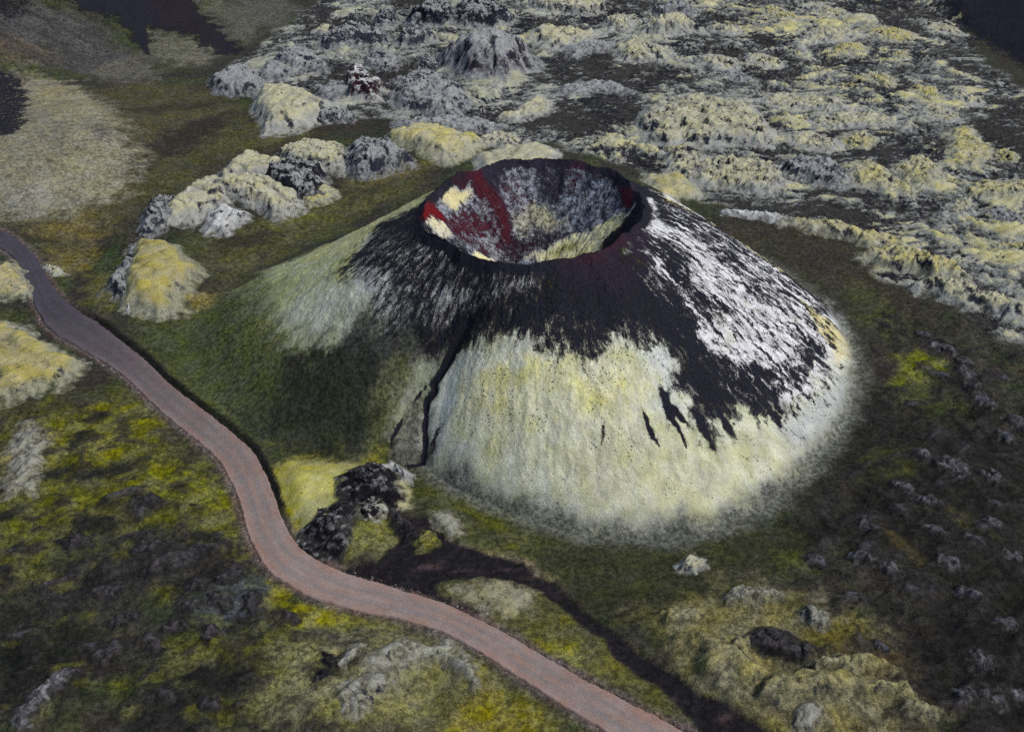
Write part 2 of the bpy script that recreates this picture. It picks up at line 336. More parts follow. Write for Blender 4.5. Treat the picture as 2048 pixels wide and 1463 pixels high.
# (colour, opacity, soft edge in m, ragged edge in m, outline)
def T(*c): return C(*c)
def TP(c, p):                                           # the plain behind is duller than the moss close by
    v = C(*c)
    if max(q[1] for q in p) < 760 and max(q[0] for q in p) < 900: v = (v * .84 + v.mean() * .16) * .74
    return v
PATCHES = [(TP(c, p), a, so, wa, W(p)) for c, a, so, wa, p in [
    # plain left of the cone
    ((92, 86, 50), .8, 6, 5, [(160, 180), (300, 165), (430, 180), (520, 250), (640, 270), (560, 300), (440, 330), (300, 420), (250, 480), (160, 500), (60, 470), (0, 440), (0, 410), (180, 410), (280, 320)]),
    ((50, 45, 38), .9, 4, 4, [(280, 315), (310, 275), (375, 245), (465, 225), (470, 250), (420, 282), (355, 318), (300, 335)]),
    ((60, 56, 36), .8, 3, 3, [(240, 222), (330, 208), (450, 198), (430, 215), (330, 225), (250, 232)]),
    ((80, 84, 38), .8, 4, 3, [(470, 245), (505, 235), (500, 268), (450, 308), (385, 330), (330, 365), (300, 405), (270, 395), (330, 335), (420, 292)]),
    ((92, 93, 42), .8, 2.5, 2, [(500, 278), (580, 268), (640, 262), (560, 290), (480, 310), (380, 345), (400, 325)]),
    ((62, 58, 46), .7, 3, 3, [(400, 320), (470, 300), (600, 275), (700, 262), (640, 285), (500, 312), (420, 345)]),
    ((116, 104, 54), .85, 4, 4, [(30, 425), (100, 432), (200, 420), (205, 480), (150, 490), (80, 468)]),
    ((50, 44, 36), .7, 3, 3, [(60, 470), (150, 490), (230, 470), (240, 430), (270, 445), (230, 500), (170, 520), (90, 500)]),
    ((122, 110, 46), .85, 3, 3, [(80, 492), (180, 492), (188, 535), (150, 555), (105, 540)]),
    ((52, 42, 46), .9, 2, 2, [(125, 592), (145, 555), (190, 530), (182, 580), (160, 612)]),
    ((58, 78, 30), .8, 2, 2, [(185, 530), (210, 500), (250, 470), (240, 510), (205, 540)]),
    ((112, 108, 40), .8, 3, 3, [(160, 580), (185, 545), (235, 540), (240, 600), (205, 640), (180, 610)]),
    ((100, 98, 48), .8, 5, 4, [(400, 480), (520, 440), (640, 400), (760, 350), (850, 360), (820, 385), (700, 440), (560, 510), (450, 570), (400, 545)]),
    ((56, 50, 40), .8, 3, 3, [(440, 480), (520, 465), (600, 455), (560, 480), (480, 500), (420, 500)]),
    ((58, 52, 44), .8, 2.5, 2, [(640, 420), (700, 385), (790, 350), (880, 335), (850, 352), (740, 392), (680, 415)]),
    ((118, 118, 42), .75, 2.5, 2, [(520, 450), (590, 440), (680, 402), (720, 390), (640, 430), (560, 470)]),
    ((112, 104, 48), .8, 3, 2, [(690, 365), (760, 345), (860, 330), (880, 325), (850, 350), (720, 385)]),
    ((84, 84, 42), .85, 4, 4, [(380, 610), (430, 590), (480, 560), (520, 580), (480, 640), (400, 660), (330, 680), (260, 670), (300, 640)]),
    ((138, 124, 46), .9, 1.5, 2, [(370, 602), (400, 588), (430, 598), (410, 625), (385, 618)]),
    ((68, 76, 40), .9, 6, 4, [(260, 655), (400, 640), (480, 600), (540, 640), (560, 720), (540, 800), (545, 900), (500, 895), (420, 835), (330, 755)]),
    ((112, 112, 40), .8, 2.5, 2, [(290, 715), (330, 745), (400, 800), (470, 860), (520, 900), (500, 900), (420, 842), (330, 775)]),
    # foot between road and cone
    ((60, 66, 36), .8, 4, 3, [(530, 900), (620, 890), (760, 905), (780, 925), (660, 925), (550, 935)]),
    ((158, 152, 72), .95, 2.5, 2, [(540, 950), (570, 935), (640, 918), (770, 926), (760, 940), (700, 952), (690, 990), (670, 1045), (610, 1075), (575, 1045), (552, 990)]),
    ((176, 174, 112), .8, 2.5, 2, [(590, 975), (640, 945), (700, 950), (690, 990), (670, 1040), (610, 1050), (585, 1010)]),
    ((156, 150, 34), .8, 1, 1.2, [(545, 955), (562, 950), (575, 1000), (600, 1060), (612, 1085), (590, 1075), (565, 1035), (552, 990)]),
    ((120, 118, 50), .8, 2, 1.5, [(700, 1080), (740, 1055), (790, 1060), (798, 1090), (760, 1120), (690, 1135), (690, 1100)]),
    ((62, 68, 36), .9, 4, 3, [(800, 950), (850, 930), (920, 970), (1050, 1045), (1250, 1090), (1450, 1060), (1540, 1030), (1500, 1120), (1300, 1180), (1130, 1190), (1050, 1130), (900, 1090), (840, 1045)]),
    ((84, 86, 32), .8, 4, 3, [(860, 975), (930, 1000), (1010, 1045), (1080, 1075), (1060, 1100), (980, 1080), (900, 1020)]),
    ((48, 50, 30), .8, 5, 4, [(1080, 1080), (1250, 1100), (1450, 1080), (1560, 1040), (1620, 1100), (1500, 1190), (1280, 1260), (1180, 1220), (1100, 1140)]),
    ((30, 27, 33), .95, .8, .9, [(684, 1010), (708, 945), (740, 936), (775, 938), (795, 962), (788, 1005), (806, 1045), (822, 1060), (803, 1088), (772, 1050), (742, 1058), (712, 1040), (702, 1080), (697, 1135), (672, 1104), (676, 1050)]),
    ((34, 31, 36), .9, .7, .7, [(612, 1080), (640, 1075), (668, 1060), (700, 1040), (694, 1100), (690, 1130), (650, 1115), (625, 1102)]),
    ((176, 172, 128), .9, 1.2, 1, [(783, 968), (808, 968), (826, 990), (822, 1030), (795, 1030), (786, 1005)]),
    ((136, 134, 118), .8, 1.4, 1.5, [(858, 1042), (885, 1030), (915, 1045), (925, 1075), (900, 1082), (880, 1062)]),
    ((142, 130, 100), .7, 1, .8, [(900, 1088), (960, 1102), (1020, 1110), (1060, 1128), (1105, 1162), (1060, 1146), (1010, 1122), (950, 1108)]),
    # between track and road
    ((92, 90, 50), .9, 3, 2, [(870, 1170), (960, 1170), (1030, 1175), (1090, 1200), (1160, 1260), (1220, 1300), (1300, 1370), (1380, 1450), (1320, 1420), (1220, 1375), (1060, 1285), (960, 1235), (890, 1195)]),
    ((150, 145, 118), .8, 2, 2, [(960, 1170), (1030, 1172), (1060, 1190), (1040, 1230), (1010, 1230), (960, 1195)]),
    ((150, 146, 124), .8, 1.2, 1.5, [(905, 1178), (940, 1185), (975, 1225), (960, 1232), (925, 1205)]),
    ((94, 91, 38), .85, 3, 3, [(1040, 1260), (1100, 1230), (1160, 1275), (1220, 1330), (1310, 1400), (1340, 1440), (1240, 1380), (1150, 1340), (1080, 1300)]),
    ((150, 146, 30), .7, 1.5, 2, [(1075, 1290), (1100, 1280), (1160, 1325), (1150, 1335), (1100, 1310)]),
    # foreground left
    ((88, 88, 32), .85, 6, 5, [(0, 830), (120, 800), (250, 780), (330, 860), (430, 940), (470, 1010), (480, 1090), (380, 1060), (250, 1080), (100, 1100), (0, 1150)]),
    ((108, 108, 34), .8, 3, 4, [(250, 960), (330, 930), (420, 920), (470, 1000), (490, 1100), (430, 1090), (400, 1020), (330, 1010)]),
    ((108, 106, 36), .8, 3, 3, [(80, 880), (200, 800), (300, 810), (320, 880), (220, 930), (120, 930)]),
    ((150, 138, 100), .6, 2, 3, [(20, 900), (70, 850), (90, 900), (60, 980), (20, 990)]),
    ((46, 44, 44), .9, 4, 4, [(60, 1170), (150, 1120), (260, 1060), (340, 1070), (440, 1100), (400, 1140), (320, 1160), (260, 1200), (150, 1230), (70, 1220)]),
    ((20, 22, 20), .94, 7, 5, [(-60, 1250), (100, 1240), (200, 1280), (150, 1340), (60, 1400), (-60, 1440)]),  # dark heath, blackened further to paint in the view's corner falloff
    ((66, 70, 78), .8, 3, 3, [(400, 1180), (500, 1150), (540, 1200), (520, 1260), (440, 1270), (380, 1240)]),
    ((132, 128, 28), .85, 2, 3, [(530, 1160), (560, 1180), (620, 1215), (700, 1230), (800, 1240), (780, 1260), (680, 1270), (600, 1280), (540, 1250), (520, 1200)]),
    ((92, 92, 34), .85, 4, 4, [(420, 1280), (540, 1260), (640, 1280), (560, 1340), (440, 1350), (330, 1330), (300, 1300)]),
    ((126, 123, 80), .85, 4, 3, [(560, 1330), (640, 1280), (760, 1260), (880, 1270), (940, 1300), (960, 1360), (900, 1420), (760, 1463), (600, 1463), (520, 1420)]),
    ((32, 31, 30), .9, 4, 4, [(260, 1370), (330, 1350), (430, 1380), (460, 1430), (400, 1500), (240, 1500)]),
    ((116, 112, 36), .85, 4, 4, [(860, 1450), (930, 1380), (970, 1330), (1020, 1360), (1090, 1420), (1160, 1470), (1080, 1520), (860, 1520)]),
    ((120, 110, 48), .7, 4, 3, [(880, 1440), (960, 1400), (1040, 1450), (1000, 1500), (860, 1500)]),
    # right side
    ((56, 52, 41), .9, 6, 5, [(1330, 395), (1480, 420), (1640, 470), (1800, 550), (1900, 620), (1800, 640), (1740, 640), (1700, 640), (1640, 570), (1540, 490)]),
    ((74, 78, 42), .8, 4, 3, [(1700, 560), (1760, 600), (1800, 640), (1780, 680), (1740, 650), (1700, 610)]),
    ((108, 112, 34), .9, 2.5, 2.5, [(1795, 715), (1830, 700), (1870, 720), (1880, 750), (1850, 780), (1800, 770)]),
    ((72, 80, 32), .8, 3, 3, [(1790, 770), (1860, 780), (1920, 820), (1890, 830), (1820, 810)]),
    ((31, 30, 26), .95, 7, 5, [(1720, 780), (1850, 830), (2100, 900), (2100, 1300), (1900, 1200), (1700, 1130), (1600, 1060), (1650, 950)]),
    ((70, 72, 34), .75, 4, 4, [(1750, 890), (1830, 900), (1800, 960), (1740, 950)]),
    ((76, 80, 36), .75, 3, 3, [(1560, 1110), (1620, 1110), (1660, 1150), (1600, 1170), (1570, 1150)]),
    ((96, 84, 40), .7, 2, 2, [(1785, 1070), (1810, 1100), (1840, 1135), (1810, 1120), (1780, 1090)]),
    ((80, 80, 36), .7, 3, 3, [(1850, 1000), (1930, 1030), (1960, 1060), (1900, 1050)]),
    ((160, 155, 130), .85, 1.5, 1.5, [(1358, 1118), (1390, 1108), (1412, 1122), (1400, 1140), (1370, 1140)]),
    ((116, 110, 72), .9, 4, 4, [(1290, 1230), (1400, 1200), (1500, 1170), (1620, 1210), (1740, 1260), (1800, 1330), (1850, 1420), (1860, 1520), (1520, 1520), (1430, 1420), (1330, 1320)]),
    ((90, 84, 34), .7, 3, 3, [(1640, 1250), (1740, 1270), (1760, 1330), (1680, 1320), (1600, 1280)]),
    ((60, 44, 34), .8, 3, 3, [(1700, 1290), (1800, 1300), (1860, 1380), (1840, 1460), (1780, 1400), (1720, 1350)]),
    ((22, 21, 21), .94, 6, 4, [(1840, 1200), (2100, 1240), (2100, 1520), (1920, 1520), (1880, 1400), (1820, 1280)]),  # dark heath; corner falloff of the view is painted into it too
    # far left slope, the view's corner darkening put into its colours, and mound
    ((152, 146, 116), .92, 4.5, 5, [(-40, 140), (60, 150), (120, 158), (190, 195), (240, 235), (262, 290), (280, 312), (270, 345), (235, 385), (180, 412), (90, 425), (-40, 435)]),
    ((160, 150, 104), .7, 3, 3, [(70, 175), (130, 165), (190, 200), (210, 220), (120, 230), (70, 220)]),
    ((112, 108, 92), .8, 3, 2, [(180, 255), (205, 248), (225, 262), (215, 282), (190, 280)]),
    ((128, 124, 102), .7, 4, 3, [(95, 240), (135, 245), (130, 330), (95, 345), (100, 290)]),
    ((144, 144, 126), .8, 3, 3, [(0, 380), (80, 370), (140, 395), (90, 420), (0, 425)]),
    ((80, 80, 78), .9, 5, 4, [(-40, 20), (60, 5), (130, 25), (210, 60), (280, 110), (312, 157), (250, 168), (180, 145), (100, 125), (40, 115), (-40, 100)]),
    ((112, 108, 90), .85, 6, 5, [(175, 135), (250, 110), (292, 105), (314, 158), (270, 168), (200, 155)]),
    ((92, 80, 62), .8, 4, 3, [(-40, 70), (60, 85), (120, 110), (60, 120), (-40, 115)]),
    ((120, 118, 96), .85, 5, 4, [(292, 60), (345, 68), (405, 88), (445, 118), (420, 132), (350, 130), (305, 112)]),
    ((104, 103, 86), .85, 6, 5, [(395, -20), (470, 10), (530, 40), (500, 85), (455, 78), (420, 30)]),
    ((100, 98, 88), .8, 4, 3, [(470, -20), (560, -20), (600, 20), (560, 60), (520, 50), (480, 20)]),
    ((60, 56, 50), .8, 4, 3, [(440, 110), (500, 90), (560, 60), (580, 100), (480, 140), (430, 160), (380, 150)]),
]]

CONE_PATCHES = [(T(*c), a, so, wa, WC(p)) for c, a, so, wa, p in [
    ((162, 166, 122), 1, 4, 2.5, [(860, 382), (740, 440), (640, 495), (540, 538), (470, 590), (520, 650), (580, 695), (650, 695), (730, 665), (800, 600), (800, 500), (860, 430)]),
    ((174, 173, 120), .7, 2, 2, [(860, 382), (740, 440), (640, 495), (600, 530), (700, 500), (780, 450)]),
    ((172, 178, 160), .8, 4, 3, [(600, 590), (690, 560), (765, 575), (770, 610), (720, 650), (640, 680), (570, 670), (560, 640)]),
    ((70, 79, 44), .85, 6, 3, [(540, 545), (440, 600), (300, 640), (330, 750), (420, 830), (500, 890), (560, 840), (540, 760), (520, 690), (510, 620)]),
    ((96, 100, 60), .7, 5, 3, [(500, 590), (560, 560), (570, 660), (600, 700), (560, 730), (500, 690), (470, 640)]),
    ((38, 44, 33), .94, 8.5, 5, [(585, 735), (640, 700), (730, 655), (810, 650), (860, 690), (800, 715), (770, 770), (770, 830), (745, 895), (640, 905), (550, 905), (525, 850), (540, 790)]),  # dark green growth, with the flank's own shade partly painted in
    ((70, 70, 72), .8, 5, 3, [(730, 640), (800, 640), (890, 690), (860, 740), (800, 720), (740, 690), (690, 670)]),
    ((112, 116, 78), .8, 4, 2, [(765, 740), (830, 725), (845, 765), (808, 815), (780, 870), (755, 880), (765, 810)]),
    ((148, 152, 132), .85, 2, 1.5, [(832, 712), (885, 700), (868, 752), (825, 800), (792, 850), (775, 870), (800, 800)]),
    ((112, 112, 100), .8, 1.2, 1, [(836, 788), (850, 795), (846, 920), (800, 938), (785, 895), (800, 850)]),
    # right dome
    ((190, 193, 170), 1, 2.4, 1.8, [(860, 860), (866, 780), (905, 705), (1000, 660), (1290, 660), (1345, 700), (1400, 830), (1560, 820), (1673, 700), (1690, 640), (1706, 650), (1712, 740), (1688, 840), (1600, 940), (1500, 1012), (1400, 1048), (1250, 1070), (1100, 1042), (970, 992), (872, 928)]),
    ((198, 192, 122), .8, 5, 3, [(912, 745), (990, 722), (1090, 735), (1150, 735), (1250, 728), (1290, 770), (1280, 830), (1190, 825), (1110, 785), (1000, 800), (935, 800)]),
    ((178, 175, 122), .55, 4, 3, [(920, 800), (1000, 800), (1060, 850), (1050, 930), (980, 950), (930, 880)]),
    ((174, 170, 122), .5, 4, 3, [(1100, 880), (1250, 850), (1400, 890), (1540, 870), (1640, 860), (1560, 960), (1400, 1040), (1200, 1030), (1060, 960)]),
    ((184, 188, 184), .8, 3, 2, [(868, 800), (900, 730), (960, 700), (1060, 690), (1110, 705), (1060, 725), (960, 725), (915, 760), (900, 840), (875, 870)]),
    ((186, 190, 188), .8, 2.5, 2, [(1285, 690), (1330, 695), (1348, 730), (1340, 770), (1380, 830), (1350, 850), (1300, 800), (1310, 750)]),
    ((164, 168, 170), .8, 3, 2, [(1560, 850), (1620, 800), (1680, 740), (1712, 760), (1690, 830), (1620, 900), (1570, 880)]),
    ((112, 118, 114), .85, 4, 2, [(865, 900), (930, 960), (1050, 1025), (1250, 1060), (1420, 1040), (1530, 1000), (1640, 915), (1690, 830), (1715, 840), (1640, 950), (1530, 1030), (1400, 1075), (1250, 1100), (1080, 1066), (950, 1010), (855, 945)]),
    ((206, 207, 208), 1, 2, 2, [(1280, 400), (1330, 385), (1440, 430), (1550, 510), (1650, 600), (1690, 650), (1673, 724), (1600, 800), (1470, 800), (1380, 690), (1300, 560), (1260, 480)]),
    ((204, 194, 140), .9, 1.5, 1.5, [(1600, 600), (1660, 640), (1692, 680), (1700, 710), (1676, 722), (1655, 690), (1625, 645)]),
    ((200, 188, 120), .9, .8, .8, [(1318, 388), (1440, 430), (1560, 515), (1660, 608), (1640, 606), (1540, 528), (1430, 452), (1330, 402)]),
    ((178, 180, 178), .9, 2, 2, [(740, 470), (860, 440), (960, 520), (1080, 530), (1060, 600), (900, 640), (760, 640), (700, 545)]),
    # inside the crater
    ((142, 146, 156), 1, .8, 1, [(850, 440), (870, 385), (930, 345), (1000, 325), (1080, 318), (1160, 322), (1225, 342), (1262, 370), (1275, 410), (1240, 450), (1180, 490), (1100, 515), (1010, 524), (930, 500), (870, 465)]),
    ((118, 128, 142), .9, 2, 2, [(1070, 380), (1120, 350), (1200, 350), (1240, 390), (1220, 430), (1150, 460), (1120, 430), (1080, 410)]),
    ((198, 190, 150), 1, .7, .8, [(878, 397), (889, 366), (902, 371), (913, 384), (929, 379), (948, 389), (934, 403), (918, 419), (907, 422), (889, 408)]),
    ((206, 200, 170), 1, .6, .6, [(851, 443), (870, 440), (891, 451), (902, 465), (894, 475), (867, 459)]),
    ((158, 157, 134), 1, 1.5, 1.5, [(1020, 435), (1055, 411), (1085, 405), (1117, 419), (1130, 440), (1109, 465), (1069, 465), (1036, 473), (1026, 457)]),
    ((190, 188, 146), 1, .9, .7, [(1050, 519), (1109, 491), (1149, 467), (1184, 462), (1230, 433), (1258, 425), (1246, 451), (1207, 485), (1152, 514), (1080, 523)]),
    ((112, 116, 62), .9, 1, .8, [(1100, 505), (1130, 486), (1160, 480), (1150, 500), (1110, 512)]),
    ((220, 216, 176), 1, .5, .5, [(848, 460), (881, 474), (913, 497), (950, 500), (988, 516), (1010, 525), (975, 529), (921, 514), (876, 488)]),
]]

ROCKS = [(T(*c), a, so, wa, W(p) if i < 1 else WC(p)) for i, (c, a, so, wa, p) in enumerate([          # colour of the bare rock
    ((30, 23, 31), .9, 3, 2, [(380, -20), (400, 30), (470, 110), (440, 115), (340, 55), (300, 10), (290, -20)]),
    ((34, 26, 38), .9, 3, 2, [(1150, 520), (1280, 450), (1310, 480), (1270, 540), (1240, 580), (1140, 560)]),
    ((46, 22, 34), .8, 1.5, 1, [(1110, 522), (1200, 500), (1250, 470), (1260, 490), (1200, 520), (1130, 532)]),
    ((34, 32, 44), 1, 1, 1, [(850, 440), (870, 385), (930, 345), (1000, 325), (1080, 318), (1160, 322), (1225, 342), (1262, 370), (1275, 410), (1240, 450), (1180, 490), (1100, 515), (1010, 524), (930, 500), (870, 465)]),
    ((64, 21, 34), .95, 1.5, 1, [(880, 430), (929, 425), (988, 435), (1003, 489), (1010, 515), (975, 510), (929, 480), (895, 460)]),
    ((52, 20, 32), .9, 1, 1, [(905, 350), (945, 338), (960, 370), (990, 420), (985, 440), (950, 420), (950, 390), (905, 365)]),
    ((60, 17, 28), 1, .9, .5, [(935, 336), (961, 336), (974, 368), (995, 392), (1014, 424), (1022, 462), (1030, 495), (1000, 497), (999, 456), (984, 419), (961, 387), (948, 360)]),
    ((94, 12, 18), 1, .8, .4, [(844, 432), (859, 409), (877, 417), (890, 443), (877, 449), (852, 442)]),
    ((64, 24, 44), .9, 1.5, 1, [(1004, 365), (1036, 362), (1064, 397), (1048, 424), (1015, 430), (1000, 403)]),
    ((70, 22, 40), .8, 1.2, 1, [(1140, 345), (1165, 345), (1160, 380), (1140, 385)]),
    ((72, 22, 32), .9, .6, .5, [(1241, 378), (1264, 382), (1262, 415), (1248, 417)]),
    ((34, 14, 28), .9, 1, .8, [(990, 500), (1030, 480), (1080, 485), (1080, 512), (1030, 525), (990, 524)]),
])]
BARE = [(v, a, so, wa, W(p) if i < 5 else WC(p)) for i, (v, a, so, wa, p) in enumerate([               # how much of the ground is bare cinder
    (.85, 1, 4.5, 4.5, [(60, -20), (380, -20), (440, 60), (485, 108), (440, 112), (380, 72), (340, 60), (300, 55), (292, 100), (270, 85), (240, 42), (160, 16)]),
    (.85, 1, .8, .6, [(270, 50), (292, 60), (300, 115), (285, 100), (276, 75)]),
    (.75, 1, 3, 3, [(-40, 120), (45, 155), (57, 205), (42, 262), (-40, 285)]),
    (.6, .8, 4, 3, [(-40, -20), (60, -20), (60, 30), (-40, 60)]),
    (1.2, 1, 7, 4, [(1860, -30), (1930, 60), (2040, 120), (2200, 170), (2200, -60)]),
    # the cone's black cap
    (.88, 1, 1.8, 2.0, [(845, 405), (780, 436), (735, 462), (740, 478), (700, 512), (672, 545), (745, 545), (775, 562), (785, 592), (755, 612), (760, 640), (820, 660), (880, 705), (905, 712), (930, 698), (965, 686), (1000, 680), (1050, 680), (1095, 684),
              (1120, 695), (1140, 710), (1160, 713), (1180, 705), (1200, 690), (1240, 688), (1290, 683), (1320, 690), (1345, 712), (1350, 725), (1340, 750), (1345, 770), (1365, 790), (1385, 815), (1400, 850),
              (1417, 888), (1425, 850), (1445, 845), (1470, 872), (1458, 831), (1484, 829), (1520, 838), (1541, 828), (1559, 845), (1573, 820), (1609, 803), (1626, 785), (1641, 760), (1673, 724), (1650, 700), (1664, 650),
              (1640, 600), (1550, 530), (1440, 452), (1340, 402), (1290, 370), (1220, 335), (1080, 312), (930, 340), (860, 390)]),
    (.50, 1, 2, 2, [(1330, 410), (1440, 455), (1550, 535), (1640, 605), (1660, 650), (1640, 690), (1580, 640), (1500, 570), (1430, 500), (1360, 460)]),
    (.72, .9, 1.5, 1.5, [(1340, 405), (1440, 450), (1490, 500), (1470, 520), (1400, 470), (1345, 430)]),
    (0.34, 1, 1.8, 2.6, [(1374, 533), (1378, 504), (1413, 497), (1449, 529), (1484, 558), (1520, 593), (1555, 615), (1609, 640), (1634, 660), (1644, 683), (1609, 692), (1584, 704), (1594, 721), (1573, 742), (1545, 757), (1520, 742),
             (1484, 728), (1463, 735), (1431, 710), (1399, 689), (1392, 650), (1385, 622), (1420, 612), (1450, 625), (1440, 602), (1400, 592), (1388, 579)]),
    (.30, 1, 1.2, 1.2, [(1283, 440), (1310, 430), (1340, 455), (1380, 470), (1430, 500), (1400, 510), (1350, 490), (1310, 475), (1290, 462)]),
    (.2, 1, .7, .7, [(1288, 395), (1305, 396), (1316, 420), (1308, 424)]),
    (.35, .9, .8, .7, [(1240, 490), (1258, 485), (1265, 505), (1252, 530), (1242, 512)]),
    (.45, .9, 1, 1, [(1300, 510), (1325, 520), (1345, 560), (1325, 555), (1308, 535)]),
    (.1, 1, 1.2, 1.5, [(1545, 790), (1580, 770), (1610, 765), (1640, 730), (1650, 745), (1620, 775), (1590, 795), (1550, 810)]),
    (.74, .8, 2, 2, [(1400, 745), (1440, 760), (1500, 790), (1540, 800), (1500, 815), (1430, 790)]),
    (.66, .9, 3, 3, [(745, 480), (840, 450), (900, 500), (990, 535), (1090, 535), (1060, 590), (930, 620), (790, 640), (745, 610), (785, 580), (745, 540), (700, 540)]),
    (.42, .9, 1, 1.5, [(860, 600), (900, 590), (945, 575), (920, 605), (890, 625), (860, 625)]),
    (.55, .9, 2, 2, [(960, 600), (1030, 580), (1100, 560), (1080, 590), (1000, 615), (950, 620)]),
    (.48, .8, 4, 2, [(750, 610), (830, 640), (885, 690), (850, 705), (790, 680), (735, 640)]),
    (.8, .8, 2, 2, [(1070, 700), (1120, 650), (1290, 650), (1300, 675), (1200, 680), (1165, 705)]),
    # dark tongues down the front
    (1.2, 1, .5, .5, [(1385, 812), (1405, 830), (1412, 858), (1422, 895), (1406, 868), (1396, 846)]),
    (1.2, 1, .5, .5, [(1432, 832), (1450, 838), (1462, 858), (1474, 878), (1454, 866)]),
    (1.1, 1, .5, .5, [(1535, 826), (1552, 828), (1562, 852), (1546, 842)]),
    (1.5, 1, .5, .5, [(1317, 771), (1332, 790), (1340, 815), (1352, 845), (1372, 897), (1358, 872), (1345, 846), (1335, 838), (1325, 808)]),
    (1.4, 1, .4, .4, [(1338, 812), (1352, 820), (1364, 835), (1378, 852), (1362, 846)]),
    (1.4, 1, .4, .4, [(1284, 813), (1294, 830), (1302, 855), (1318, 896), (1305, 880), (1292, 855)]),
    (1.1, 1, .4, .4, [(1203, 850), (1208, 852), (1206, 885), (1201, 890), (1201, 868)]),
    (1.0, 1, .4, .4, [(1258, 852), (1263, 860), (1265, 888), (1260, 878)]),
    (.8, 1, .7, .7, [(865, 865), (880, 845), (876, 880), (868, 900), (862, 890)]),
    # crater inside
    (.50, 1, 1, 1, [(850, 440), (870, 385), (930, 345), (1000, 325), (1080, 318), (1160, 322), (1225, 342), (1262, 370), (1275, 410), (1240, 450), (1180, 490), (1100, 515), (1010, 524), (930, 500), (870, 465)]),
    (1.1, 1, .8, .8, [(890, 365), (920, 350), (1000, 328), (1010, 345), (985, 370), (1000, 400), (960, 390), (940, 372), (905, 368)]),
    (.42, 1, 1.2, 1, [(1000, 345), (1030, 335), (1050, 340), (1045, 362), (1020, 358)]),
    (.44, 1, 1.2, 1, [(1055, 345), (1075, 340), (1085, 365), (1090, 390), (1065, 380)]),
    (.80, .9, 1.2, 1, [(1085, 335), (1140, 330), (1140, 380), (1100, 410), (1085, 395)]),
    (.48, .9, 1.5, 1, [(1130, 370), (1220, 350), (1250, 390), (1225, 430), (1150, 450), (1130, 420)]),
    (.84, 1, .8, .6, [(935, 336), (961, 336), (974, 368), (995, 392), (1014, 424), (1022, 462), (1030, 495), (1000, 497), (999, 456), (984, 419), (961, 387), (948, 360)]),
    (.72, .9, 1, 1, [(890, 440), (929, 425), (988, 435), (1003, 489), (975, 495), (929, 480), (895, 460)]),
    (1.1, 1, .5, .4, [(844, 432), (859, 409), (877, 417), (890, 443), (877, 449), (852, 442)]),
    (.05, 1, .9, 1.0, [(878, 397), (889, 366), (902, 371), (913, 384), (929, 379), (948, 389), (934, 403), (918, 419), (907, 422), (889, 408)]),
    (.35, 1, .5, .5, [(865, 400), (880, 405), (905, 430), (918, 445), (895, 435), (872, 415)]),
    (.12, 1, .8, .8, [(851, 443), (870, 440), (891, 451), (902, 465), (894, 475), (867, 459)]),
    (.40, 1, .8, .8, [(945, 470), (990, 465), (998, 490), (985, 500), (955, 490)]),
    (.34, 1, 1.4, 1.6, [(1020, 435), (1055, 411), (1085, 405), (1117, 419), (1130, 440), (1109, 465), (1069, 465), (1036, 473), (1026, 457)]),
    (.7, 1, 1, 1, [(1030, 478), (1080, 468), (1120, 470), (1110, 490), (1070, 510), (1020, 520), (1000, 505)]),
    (.16, 1, .6, .6, [(1045, 520), (1109, 491), (1149, 467), (1184, 462), (1230, 433), (1258, 425), (1246, 451), (1207, 485), (1152, 514), (1080, 523)]),
    (.1, 1, .6, .7, [(848, 460), (881, 474), (913, 497), (950, 500), (988, 516), (1010, 525), (975, 529), (921, 514), (876, 488)]),
    (1.1, 1, .5, .4, [(1241, 378), (1264, 382), (1262, 415), (1248, 417)]),
])]

def paint(list_, arr, x, y, wa1, wa2):
    for c, a, so, wa, p in list_:
        m = so + wa * 1.5 + 1
        x0, y0 = p.min(0) - m; x1, y1 = p.max(0) + m
        i = np.nonzero((x > x0) & (x < x1) & (y > y0) & (y < y1))[0]
        if not len(i): continue
        d = sdist(p, x[i] + wa * wa1[i], y[i] + wa * wa2[i])
        w = (sst(-so, so, d) * a).astype(np.float32)
        if arr.ndim == 2: arr[i] += (c - arr[i]) * w[:, None]
        else: arr[i] += (c - arr[i]) * w

def mix(a, b, w):
    return a + (b - a) * w[:, None]

